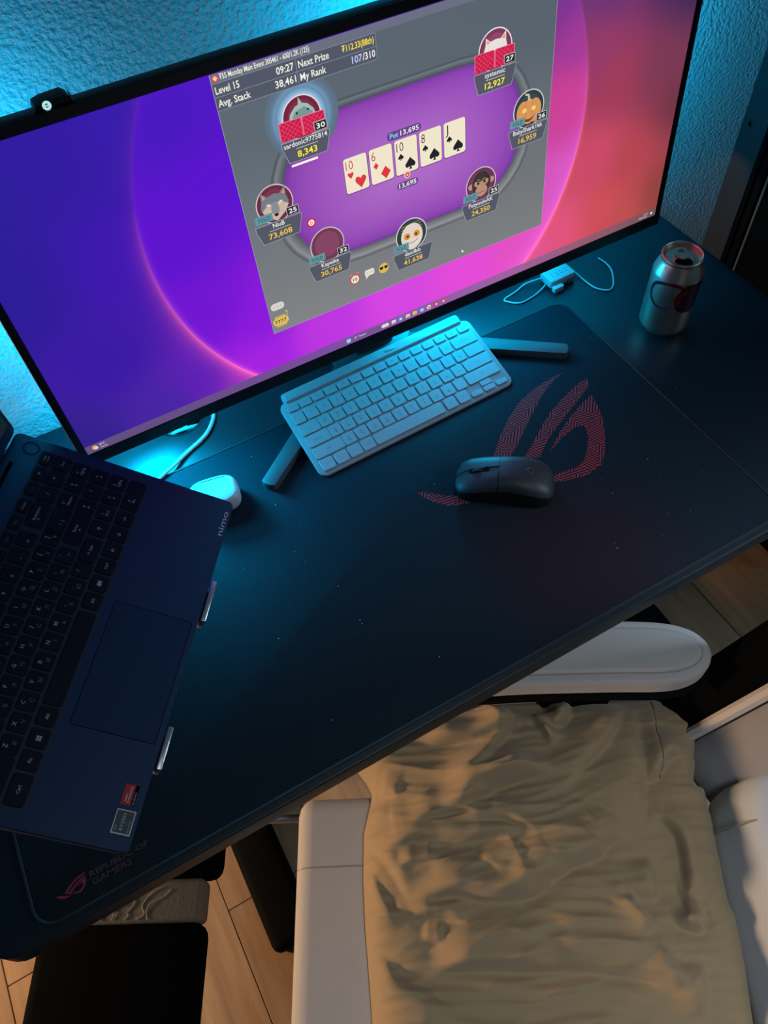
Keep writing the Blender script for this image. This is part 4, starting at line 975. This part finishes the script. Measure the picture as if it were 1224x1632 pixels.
# ================================================================== CABLES, ADAPTER, EARBUD CASE
def build_small():
    a = thing('plug_adapter', 'small white plug adapter trailing a thin white cable under the edge of the monitor', 'adapter', mtx=Matrix.Translation((.921, .482, T)) @ Matrix.Rotation(.03, 4, 'Z'))
    bm = NB(); rbox(bm, -.0225, .0225, -.0135, .0155, .0035, .0165, .004, .002, bottom=True); obj('body', bm, M_white, a)
    bm = NB(); rbox(bm, -.0215, -.004, -.0225, -.0130, .0005, .0095, .003, .0015, bottom=True); obj('connector', bm, M_white, a)
    bm = NB(); rbox(bm, .008, .020, -.0150, -.0125, .0012, .0085, .001, .0005); obj('socket', bm, M_keyleg, a)
    bm = NB()
    for x in (-.012, -.004, .004, .012): box(bm, x - .0026, x + .0026, -.004, -.0028, .0164, .01655); box(bm, x - .002, x + .0022, .001, .002, .0164, .01655)
    tag(obj('printed_marks', bm, M_keyleg, a, smooth=False), 'faint grey printed lines', kind='stuff')
    for P in ([(-.022, .010, .009), (-.045, .018, .004), (-.066, .014, .0016), (-.088, .010, .0016), (-.090, .004, .0016), (-.075, -.010, .0016), (-.050, -.009, .0018), (-.030, -.004, .004), (-.0205, .000, .007)],
              [(.022, .004, .009), (.031, -.004, .004), (.033, -.024, .0016), (.036, -.046, .0016), (.048, -.060, .0016), (.060, -.056, .0016), (.072, -.042, .0016), (.082, -.025, .0016), (.085, -.008, .0016), (.083, .006, .0018)]):
        bm = NB(); tube(bm, catmull(P, 8), .0012, 6); obj('cable', bm, M_cable, a)
    # thick cable out of the grommet
    bm = NB(); P = [(.338, .545, -.03), (.350, .535, -.006), (.366, .522, .004), (.372, .505, .0034), (.358, .484, .0030), (.342, .472, .0030), (.315, .460, .0030), (.292, .446, .0058), (.271, .437, .0058), (.245, .424, .0058), (.215, .418, .0058)]
    tube(bm, [(x, y, z + T) for x, y, z in catmull(P, 8)], .0027, 10)
    tag(obj('power_cable', bm, M_cable), 'thick white cable running from the desk grommet to behind the laptop', 'cable')
    for i, (P, r, m, lab) in enumerate((([(.300, .540, -.045), (.318, .522, -.018), (.346, .516, -.016), (.356, .535, -.04)], .003, M_cable, 'pale cable looped low inside the desk grommet hole'),
                                   ([(.312, .556, -.050), (.330, .532, -.020), (.340, .509, -.030)], .0028, M_cable, 'pale cable crossing inside the desk grommet hole'))):
        bm = NB(); tube(bm, [(x, y, z + T) for x, y, z in catmull(P, 8)], r, 8); tag(obj('grommet_cable', bm, m), lab, 'cable')
    bm = NB(); box(bm, -.004, .004, -.006, .006, -.014, .004, bev=.001); o = obj('cable_plug', bm, M_orange); o.location = (.3065, .512, T - .014)
    tag(o, 'small orange cable plug peeping from the desk grommet hole', 'plug')
    # earbud case
    e = thing('earbud_case', 'rounded white earbud charging case partly behind the laptop corner', 'earbud case', mtx=Matrix.Translation((.322, .3655, T + .003)) @ Matrix.Rotation(-.17, 4, 'Z'))
    def pill(name, sx, sy, z0, z1, m):
        bm = NB(); n = 40; rings = []
        for k in range(9):
            a = -PI / 2 + PI * k / 8; sc_ = .55 + .45 * abs(math.cos(a)) ** .6; z = (z0 + z1) / 2 + (z1 - z0) / 2 * math.sin(a)
            R_ = []
            for i in range(n):
                b = 2 * PI * i / n; cb, sb = math.cos(b), math.sin(b)
                dx = (sx / 2 - sy * .5) * math.copysign(1, cb) if abs(cb) > 1e-6 else 0
                f = 1 - (1 - sc_) * .45
                R_.append(bm.verts.new(((sx / 2) * f * math.copysign(abs(cb) ** .62, cb), (sy / 2) * f * math.copysign(abs(sb) ** .62, sb), z)))
            rings.append(R_)
        for A, B in zip(rings, rings[1:]):
            for i in range(n): bm.faces.new((A[i], A[(i + 1) % n], B[(i + 1) % n], B[i]))
        bm.faces.new(rings[0][::-1]); bm.faces.new(rings[-1]); return obj(name, bm, m, e, ang=.9)
    pill('case_body', .062, .046, .0002, .0240, M_white)
    bm = NB(); tube(bm, catmull([(-.018, .0165, .0238), (0, .0175, .0240), (.018, .0165, .0238)], 5), .0006, 5); obj('lid_seam', bm, M_keyleg, e)
    bm = NB()
    for k in range(5): box(bm, -.004 + k * .0042, -.001 + k * .0042, .002, .0062, .0239, .0241, bev=.0004, seg=1)
    tag(obj('embossed_marks', bm, mat('faint_grey_emboss', (196, 200, 204), .5), e), kind='stuff')
    # lint specks
    rnd = random.Random(11); bm = NB()
    for k in range(45):
        x, y = rnd.uniform(.25, .95), rnd.uniform(.02, .43); s = rnd.uniform(.00025, .0007)
        if math.hypot(x - .638, y - .2015) < .08 or (.42 < x < .78 and .30 < y < .47): continue
        bmesh.ops.create_icosphere(bm, subdivisions=1, radius=s, matrix=Matrix.Translation((x, y, T + .0032)))
    tag(obj('lint_specks', bm, M_lint), 'tiny pale lint specks scattered over the desk mat', 'lint', kind='stuff')
build_small()

# ================================================================== CHAIR
CHM = Matrix.Translation((.353, -.269, 0)) @ Matrix.Rotation(math.atan2(-.463, .886), 4, 'Z')
CT, CS = .25, -.26            # chair-frame coordinates (t back from the seat front, s across) of its centre
def build_chair():
    c = thing('desk_chair', 'light grey fabric desk chair pushed askew under the desk', 'chair', mtx=CHM)
    Q = lambda t, s, z=0: (t - CT, s - CS, z + T)
    def soft(name, t0, t1, s0, s1, z0, z1, bev, m, seg=4, par=c, f=None):
        bm = NB(); box(bm, t0 - CT, t1 - CT, s0 - CS, s1 - CS, z0 + T, z1 + T)
        bmesh.ops.subdivide_edges(bm, edges=bm.edges[:], cuts=1)
        bm.free(); bm = NB(); box(bm, t0 - CT, t1 - CT, s0 - CS, s1 - CS, z0 + T, z1 + T, bev=bev, seg=seg)
        return obj(name, bm, m, par, ang=1.2)
    seat = soft('seat', 0, .53, -.52, 0, -.37, -.27, .022, M_fab)
    bm = NB(); tube(bm, [Q(.0 - .0005, -.088, -.30), Q(.0035, -.0878, -.281), Q(.012, -.0875, -.2725), Q(.022, -.0873, -.2697), Q(.3, -.086, -.2697)], .0011, 6); obj('seam', bm, M_seam, seat)
    bm = NB(); tube(bm, [Q(.02, -.434, -.2697), Q(.5, -.434, -.2697)], .0011, 6); obj('seam', bm, M_seam, seat)
    soft('seat_pan', .04, .50, -.47, -.05, -.395, -.368, .006, M_black2, 2)
    # backrest: lofted padded shell with forward wings
    def backpt(s, z, off):
        h = z + .27; k = abs(s + .26) / .30
        t = .562 + h * .36 + off - .075 * max(0, k - .45) ** 1.2 / .55 ** 1.2 * max(0, 1 - max(0, h - .55) * 1.2) - .0
        return t
    def shell(name, off, s0, s1, z0, z1, m, ns=28, nz=24, thick=.05, smx=1.0):
        bm = NB(); F_, B_ = [], []
        for j in range(nz + 1):
            z = z0 + (z1 - z0) * j / nz; fr_, bk_ = [], []
            taper = 1 - .28 * max(0, (z - .05) / .55) ** 1.5
            for i in range(ns + 1):
                s = s0 + (s1 - s0) * i / ns; s = -.26 + (s + .26) * taper
                e = min(i, ns - i) / ns; ed = .5 * thick * (1 - min(1, e / .05)) ** 2
                ez = min(j, nz - j) / nz; ed = max(ed, .5 * thick * (1 - min(1, ez / .05)) ** 2)
                fr_.append(bm.verts.new(Q(backpt(s, z, off) + ed, s, z))); bk_.append(bm.verts.new(Q(backpt(s, z, off) + thick - ed, s, z)))
            F_.append(fr_); B_.append(bk_)
        for G, rev in ((F_, 0), (B_, 1)):
            for A, B in zip(G, G[1:]):
                for i in range(ns):
                    q = (A[i], A[i + 1], B[i + 1], B[i]); bm.faces.new(q if not rev else q[::-1])
        for i in range(ns):
            bm.faces.new((F_[0][i], F_[0][i + 1], B_[0][i + 1], B_[0][i])); bm.faces.new((F_[-1][i], F_[-1][i + 1], B_[-1][i + 1], B_[-1][i]))
        for j in range(nz):
            bm.faces.new((F_[j][0], F_[j + 1][0], B_[j + 1][0], B_[j][0])); bm.faces.new((F_[j][-1], F_[j + 1][-1], B_[j + 1][-1], B_[j][-1]))
        return obj(name, bm, m, c, ang=1.0)
    shell('backrest', 0, -.565, .045, -.29, .52, M_back)
    shell('back_shell', .022, -.640, .120, -.31, .50, M_shell, thick=.06)
    for sg in (0, 1):
        bm = NB(); P = []
        for k in range(21):
            z = -.275 + .78 * k / 20; taper = 1 - .28 * max(0, (z - .05) / .55) ** 1.5
            s = -.26 + .308 * taper * (1 if sg == 0 else -1)
            P.append(Q(backpt(s, z, .016), s, z))
        tube(bm, P, .0085, 8); obj('piping', bm, M_pip, c)
    # armrests
    for sg in (1, -1):
        s = lambda v: v if sg > 0 else -.52 - v
        ps = [(.215, .076), (.30, .0755), (.40, .0735), (.46, .0715), (.492, .0765), (.513, .089), (.522, .107), (.519, .124), (.505, .139), (.480, .149), (.44, .1545), (.38, .157), (.30, .157), (.215, .152), (.195, .134), (.193, .095)]
        P = [(p.x, p.y) for p in catmull([(a, b, 0) for a, b in ps], 4, True)]
        P = [(a - CT, s(b) - CS) for a, b in P]
        if sg < 0: P = P[::-1]
        bm = NB(); prism(bm, P, T - .142, T - .107, .007, 4, True); arm = obj('armrest', bm, M_fabs, c, ang=1.0)
        bm = NB(); prism(bm, inset(P, .0125), T - .1085, T - .1005, .005, 3); obj('armrest_pad', bm, M_fabs, arm, ang=1.0)
        bm = NB(); tube(bm, [(x, y, T - .1062) for x, y in inset(P, .0122)], .0013, 6, closed=True); obj('armrest_seam', bm, M_seam, arm)
        bm = NB(); prism(bm, inset(P, -.004), T - .153, T - .141, .002, 1); obj('armrest_tray', bm, M_black2, c, ang=.5)
        bm = NB(); box(bm, .33 - CT, .42 - CT, min(s(.095), s(.125)) - CS, max(s(.095), s(.125)) - CS, T - .42, T - .152, bev=.006); obj('arm_post', bm, M_black2, c)
        bm = NB(); box(bm, .33 - CT, .42 - CT, min(s(-.10), s(.125)) - CS, max(s(-.10), s(.125)) - CS, T - .43, T - .396, bev=.006); obj('arm_bracket', bm, M_black2, c)
        bm = NB(); box(bm, .50 - CT, .66 - CT, min(s(.075), s(.10)) - CS, max(s(.075), s(.10)) - CS, T - .33, T - .20, bev=.01); obj('hinge_cover', bm, M_shell, c)
    # base
    bm = NB(); lathe(bm, [(.032, .09), (.032, .20), (.022, .20), (.022, T - .395)], 20, cap0=True, cap1=True); obj('gas_lift', bm, M_black2, c)
    bm = NB(); box(bm, -.09, .09, -.07, .07, T - .43, T - .394, bev=.008); obj('tilt_plate', bm, M_black2, c)
    for k in range(5):
        a = PI + math.radians(36 + 72 * k); D = Vector((math.cos(a), math.sin(a), 0))
        bm = NB(); tube(bm, [D * .02 + Vector((0, 0, .105)), D * .14 + Vector((0, 0, .095)), D * .285 + Vector((0, 0, .075))], lambda t: .026 - .010 * t, 8); obj('base_spoke', bm, M_black2, c)
        N_ = Vector((-D.y, D.x, 0)); M = Matrix.Translation(D * .27 + Vector((0, 0, .0285))) @ Matrix.Rotation(a + .5, 4, 'Z') @ Matrix.Rotation(PI / 2, 4, 'X')
        bm = NB(); lathe(bm, [(.004, -.022), (.024, -.022), (.028, -.018), (.028, -.004), (.02, -.002), (.02, .002), (.028, .004), (.028, .018), (.024, .022), (.004, .022)], 20, cap0=True, cap1=True); obj('caster', bm, M_black2, c, M)
    # footrest on two chromed rods
    for s in (.006, -.526):
        bm = NB(); tube(bm, [Q(.30, s, -.405), Q(-.36, s, -.405)], .0075, 12); obj('footrest_rod', bm, M_silver, c)
        bm = NB(); box(bm, .25 - CT, .33 - CT, min(s, -.26 + (.235 if s > -.2 else -.235)) - CS - .001, max(s, -.26 + (.235 if s > -.2 else -.235)) - CS + .001, T - .412, T - .380, bev=.004); obj('rod_bracket', bm, M_black2, c)
    def pad(name, t0, t1, s0, s1, z0, z1, m, bev=.02, wob=.0):
        bm = NB(); box(bm, t0 - CT, t1 - CT, s0 - CS, s1 - CS, z0 + T, z1 + T, bev=bev, seg=4)
        return obj(name, bm, m, c, ang=1.2)
    pad('footrest_pad', -.352, -.130, -.560, -.1315, -.400, -.350, M_pu, .018)
    w = pad('footrest_strap', -.350, -.136, -.1325, -.0785, -.397, -.355, M_worn, .008); w['label'] = 'worn khaki grey band with loose threads'
    pad('footrest_pad', -.335, -.118, -.0790, .012, -.404, -.357, M_pu, .018)
    rnd = random.Random(5)
    for k in range(9):
        t = -.335 + .016 * k; P = [(t, -.128, -.3545)]
        for i in range(5): P.append((P[-1][0] + rnd.uniform(-.005, .014), P[-1][1] + rnd.uniform(.003, .010), -.3543 + rnd.uniform(0, .0015)))
        bm = NB(); tube(bm, catmull([Q(*p) for p in P], 4), .0007, 5); obj('loose_thread', bm, M_thread, w)
    return c
CHAIR = build_chair()

def build_lumbar():
    l = thing('lumbar_cushion', 'grey fabric lumbar cushion with a pale strap leaning on the chair backrest', 'cushion', mtx=CHM)
    Q = lambda t, s, z=0: Vector((t - CT, s - CS, z + T))
    # padded block leaning back: width along s, height along the recline, thickness forward
    O = Vector((.500, 0, -.262)); up = Vector((.27, 0, .96)).normalized(); fw = Vector((-.96, 0, .27)).normalized()
    bm = NB(); n = 26; m_ = 20; G = []
    w, h, th = .50, .135, .085
    for side in (0, 1):
        R_ = []
        for j in range(m_ + 1):
            row = []
            for i in range(n + 1):
                a, b = i / n * 2 - 1, j / m_ * 2 - 1
                f = (1 - abs(a) ** 7) ** .5 * (1 - abs(b) ** 5) ** .5
                d = th / 2 + (th / 2 * f if side == 0 else -th / 2 * f * .7)
                ca = a * (1 - .03 * b * b); 
                p = O + up * (h * (b + 1) / 2) + fw * (d - th) + Vector((0, -.26 + ca * w / 2 * (1 - .02 * abs(b) ** 4), 0))
                row.append(bm.verts.new(Q(p.x, p.y, p.z)))
            R_.append(row)
        G.append(R_)
    for R_, rev in ((G[0], 0), (G[1], 1)):
        for A, B in zip(R_, R_[1:]):
            for i in range(n): q = (A[i], A[i + 1], B[i + 1], B[i]); bm.faces.new(q[::-1] if rev else q)
    bmesh.ops.remove_doubles(bm, verts=bm.verts[:], dist=1e-5)
    obj('cushion_body', bm, M_cush, l, ang=1.5)
    bm = NB()
    P = [O + up * (h * .02) + fw * .0 + Vector((0, -.105, 0))]
    P = [Q(*(O + up * (h * b) + fw * (th * math.sqrt(max(0, 1 - abs(b * 2 - 1) ** 5)) - th + .0005) + Vector((0, -.075, 0)))) for b in [k / 16 for k in range(1, 16)]]
    tube(bm, P, .0010, 6); obj('seam', bm, M_seam, l)
    bm = NB()
    for b0, b1 in ((0, 1),):
        for (s0, s1) in ((-.080, -.048),):
            P0 = [O + up * (h * .985) - fw * (th * .28), O + up * (h * 1.0 + .004) - fw * .040, O + up * (h * 1.02) - fw * .060, O + up * (h * 1.15) - fw * .095]
            R_ = [[bm.verts.new(Q(p.x, s, p.z)) for s in (s0, s1)] for p in P0]
            for A, B in zip(R_, R_[1:]): bm.faces.new((A[0], A[1], B[1], B[0]))
    o = obj('strap', bm, M_pip, l); md = o.modifiers.new('solid', 'SOLIDIFY'); md.thickness = .0015
build_lumbar()

# ---- crumpled khaki garment on the seat
def build_cloth():
    import numpy as np
    FO = {
 'f1': [(154, 48), (184, 43), (226, 46), (256, 52), (278, 59), (307, 84)], 'f2': [(195, -21), (232, -15), (266, -6), (313, 10)],
 'f3': [(187, -44), (217, -34), (249, -21), (288, -7), (332, -1)], 'f4': [(147, -56), (174, -50), (205, -45), (240, -48)],
 'f5a': [(309, 83), (318, 64), (330, 32)], 'f5b': [(306, 81), (272, 46), (243, 15), (203, -6)], 'f6': [(106, -11), (137, -21)],
 'f7': [(271, 102), (269, 85), (290, 87)], 'knot': [(319, 72), (342, 60), (358, 72), (374, 107)],
 'soft1': [(449, 103), (414, 51), (389, 23), (351, -10), (345, -33)], 'flapR': [(455, 103), (443, 35), (435, -24), (425, -62), (417, -77)],
 'hemfold': [(435, -20), (458, -6), (477, 15), (501, 16)], 'hemseam': [(480, 102), (469, 55), (457, -4)],
 'g0': [(194, -57), (234, -55), (264, -56), (302, -78)], 'g1': [(103, -76), (128, -80), (161, -73), (222, -76), (252, -75), (282, -83)],
 'g2': [(144, -139), (173, -135), (201, -133), (236, -138), (285, -137), (322, -115)], 'g3': [(93, -71), (119, -97), (144, -140)],
 'g3b': [(99, -96), (124, -143), (139, -160)], 'g4': [(163, -209), (210, -207), (257, -208), (307, -212)],
 'g5': [(98, -180), (122, -200), (135, -214), (157, -224), (198, -248)], 'g6': [(131, -101), (186, -97)], 'g7': [(141, -157), (172, -154), (214, -163)],
 'g8': [(155, -178), (182, -180)], 'g9': [(220, -91), (253, -121)],
 'h1': [(251, -131), (278, -125), (314, -118), (336, -107), (367, -97), (380, -85), (418, -78)], 'h2': [(267, -211), (330, -211), (394, -220), (423, -237), (431, -262)],
 'h3': [(425, -97), (427, -126), (424, -150)], 'h3b': [(420, -169), (404, -153), (395, -133)],
 'h4': [(432, -156), (443, -172), (467, -176), (473, -153), (487, -156)], 'h5': [(460, -204), (458, -232), (453, -261)],
 'h6': [(434, -74), (446, -61), (461, -86), (453, -155)], 'h7': [(414, -186), (427, -203), (439, -228)], 'h8': [(363, -140), (387, -153), (399, -145)]}
    # (fold, height mm, falloff on the raised side mm, falloff on the low side mm, which side of the line is raised)
    USE = [('f1', 7, 18, 9, 1), ('f2', 4, 12, 14, 1), ('f3', 8, 18, 8, 1), ('f4', 4, 12, 8, 1), ('f5a', 5, 8, 8, 1), ('f5b', 4, 12, 12, -1), ('f6', 2, 10, 9, 1), ('f7', 7, 10, 8, -1),
           ('knot', 8, 14, 8, 1), ('soft1', 4, 22, 16, -1), ('flapR', 5, 30, 7, -1), ('hemfold', 6, 14, 7, 1), ('hemseam', .8, 5, 3, -1), ('g0', 3.5, 12, 12, 1), ('g1', 6, 14, 9, 1),
           ('g2', 8, 20, 8, 1), ('g3', 3, 16, 9, 1), ('g3b', 2, 12, 8, -1), ('g4', 7, 20, 7, 1), ('g5', 3.5, 22, 12, -1), ('g6', 4, 9, 8, 1), ('g7', 4, 10, 8, 1), ('g8', 2, 10, 7, 1), ('g9', 1.5, 16, 12, 1),
           ('h1', 8, 24, 7, 1), ('h2', 6, 24, 6, 1), ('h3', 3.5, 14, 8, -1), ('h3b', 4, 10, 8, 1), ('h4', 6, 12, 7, 1), ('h5', 3.5, 16, 6, -1), ('h6', 4.5, 12, 8, 1), ('h7', 2.5, 14, 8, -1), ('h8', 1.5, 8, 6, 1)]
    # outlines: front (tL) and rear (tR) edge against s, mm
    def interp(x, P): xs = [p[0] for p in P]; return np.interp(x, xs, [p[1] for p in P])
    s0, s1 = -470, 112; n_s, n_t = 300, 230
    S = np.linspace(s0, s1, n_s)
    tL = interp(S, [(-470, 125), (-400, 108), (-330, 100), (-253, 96), (-210, 93), (-159, 89), (-105, 87), (-51, 88), (-17, 97), (-3, 99), (12, 92), (35, 74), (70, 60), (112, 52)])
    tR = interp(S, [(-470, 470), (-263, 492), (-211, 498), (-162, 502), (-149, 497), (-61, 500), (-5, 500), (10, 506), (37, 516), (112, 532)])
    tR = tR + np.where(S < -20, 22, 12)
    U = np.linspace(0, 1, n_t)
    Tt = tL[:, None] + (tR - tL)[:, None] * U[None, :]; Ss = np.repeat(S[:, None], n_t, 1)
    d = np.minimum(np.minimum((Tt - tL[:, None]) * 1.4, (tR[:, None] - Tt) * 2.4), np.minimum(s1 - Ss, Ss - s0))
    bulge = 1 - np.exp(-np.maximum(d, 0) / 22.0)
    hgt = 52 * bulge + 16 * np.exp(-((Tt - 300) / 170) ** 2 - ((Ss + 40) / 190) ** 2)
    fr_ = np.clip(d / 16, 0, 1)
    for nm, a, wr, wl, sg in USE:
        P = np.array([(p.x, p.y) for p in catmull([(x, y, 0) for x, y in FO[nm]], 6)])
        best = np.full(Tt.shape, 1e9); side = np.zeros(Tt.shape); along = np.zeros(Tt.shape)
        cum = np.concatenate([[0], np.cumsum(np.hypot(*(P[1:] - P[:-1]).T))]); Ltot = cum[-1]
        for i in range(len(P) - 1):
            a_, b_ = P[i], P[i + 1]; v = b_ - a_; L2 = max(v @ v, 1e-9)
            k = np.clip(((Tt - a_[0]) * v[0] + (Ss - a_[1]) * v[1]) / L2, 0, 1)
            dx, dy = Tt - a_[0] - k * v[0], Ss - a_[1] - k * v[1]; dd = np.hypot(dx, dy)
            m = dd < best; best[m] = dd[m]; side[m] = np.sign(v[0] * dy - v[1] * dx)[m]; along[m] = (cum[i] + k * math.sqrt(L2))[m]
        end = np.clip(np.minimum(along, Ltot - along) / (.32 * Ltot), 0, 1); end = end * end * (3 - 2 * end)
        g = np.tanh(best * 0.9) * side * sg
        wq = wr * .75; f = np.where(side * sg > 0, (best / wq) * np.exp(1 - best / wq) * 1.15 - .18 * np.exp(-best / 3.0), -.62 * np.exp(-best / wl) + .44 * np.exp(-best / 2.5))
        hgt = hgt + 3.0 * a * f * end * fr_
    rnd = np.random.RandomState(3)
    for k in range(10):   # broad undulation
        kx, ky, ph = rnd.uniform(-.03, .03), rnd.uniform(-.04, .04), rnd.uniform(0, 6.28)
        hgt = hgt + 1.1 * np.sin(kx * Tt + ky * Ss + ph) * fr_
    # finer crumples running mostly along the seat
    for k in range(9):
        kx, ky, ph = rnd.uniform(-.035, .035), rnd.uniform(.10, .26) * (1 if k % 3 else -1), rnd.uniform(0, 6.28)
        wv = 3.2 * np.sin(.021 * Tt + rnd.uniform(0, 6)) * np.sin(.027 * Ss + rnd.uniform(0, 6))
        mk = np.clip(.5 + .9 * np.sin(rnd.uniform(.012, .024) * Tt + rnd.uniform(0, 6)) * np.sin(rnd.uniform(.012, .024) * Ss + rnd.uniform(0, 6)), 0, 1)
        ww = 1 - np.abs(np.sin(.5 * (kx * Tt + ky * Ss + ph + wv)))
        hgt = hgt + 3.8 * (ww ** 2.2 - .3) * mk * fr_ * (1 - .65 * np.clip((Tt - 300) / 120, 0, 1))
    for _ in range(2):      # soften the cloth
        q = np.pad(hgt, 1, mode='edge'); hgt = (q[1:-1, 1:-1] * 4 + q[:-2, 1:-1] + q[2:, 1:-1] + q[1:-1, :-2] + q[1:-1, 2:]) / 8
    hem = np.clip((Tt - interp(Ss, [(-10, 458), (55, 469), (112, 482)])), 0, 99) * 0
    zb = -268.0
    zz = zb + np.maximum(hgt, .6) - np.where(Ss > 0, np.minimum(Ss, 60) * .10, 0)
    V = []; F = []
    for i in range(n_s):
        for j in range(n_t): V.append(((Tt[i, j] / 1e3 - CT), (Ss[i, j] / 1e3 - CS), zz[i, j] / 1e3 + T))
    idx = lambda i, j: i * n_t + j
    for i in range(n_s - 1):
        for j in range(n_t - 1): F.append((idx(i, j), idx(i, j + 1), idx(i + 1, j + 1), idx(i + 1, j)))
    rim = [idx(0, j) for j in range(n_t)] + [idx(i, n_t - 1) for i in range(1, n_s)] + [idx(n_s - 1, j) for j in range(n_t - 2, -1, -1)] + [idx(i, 0) for i in range(n_s - 2, 0, -1)]
    b0 = len(V)
    for r in rim: x, y, z = V[r]; V.append((x, y, zb / 1e3 - .0005 + T if True else z))
    nr = len(rim)
    for k in range(nr): F.append((rim[k], b0 + k, b0 + (k + 1) % nr, rim[(k + 1) % nr]))
    F.append(tuple(b0 + k for k in range(nr)))
    g = thing('khaki_garment', 'crumpled khaki cotton garment lying in folds on the grey chair seat', 'clothing', mtx=CHM)
    o = raw('cloth', V, F, M_khaki, g, smooth=True)
    # stitched hem line near the rear edge
    bm = NB(); P = []
    for k in range(40):
        s = -10 + 112 * k / 39; t = np.interp(s, [-10, 55, 112], [458, 469, 482]); i = int(round((s - s0) / (s1 - s0) * (n_s - 1))); j = int(np.clip(round((t - tL[i]) / (tR[i] - tL[i]) * (n_t - 1)), 0, n_t - 1))
        x, y, z = V[idx(i, j)]; P.append((t / 1e3 - CT, s / 1e3 - CS, z + .0002))
    tube(bm, P, .0007, 5); obj('hem_stitching', bm, mat('khaki_thread', (104, 94, 74), .9), g)
build_cloth()

flush_text()
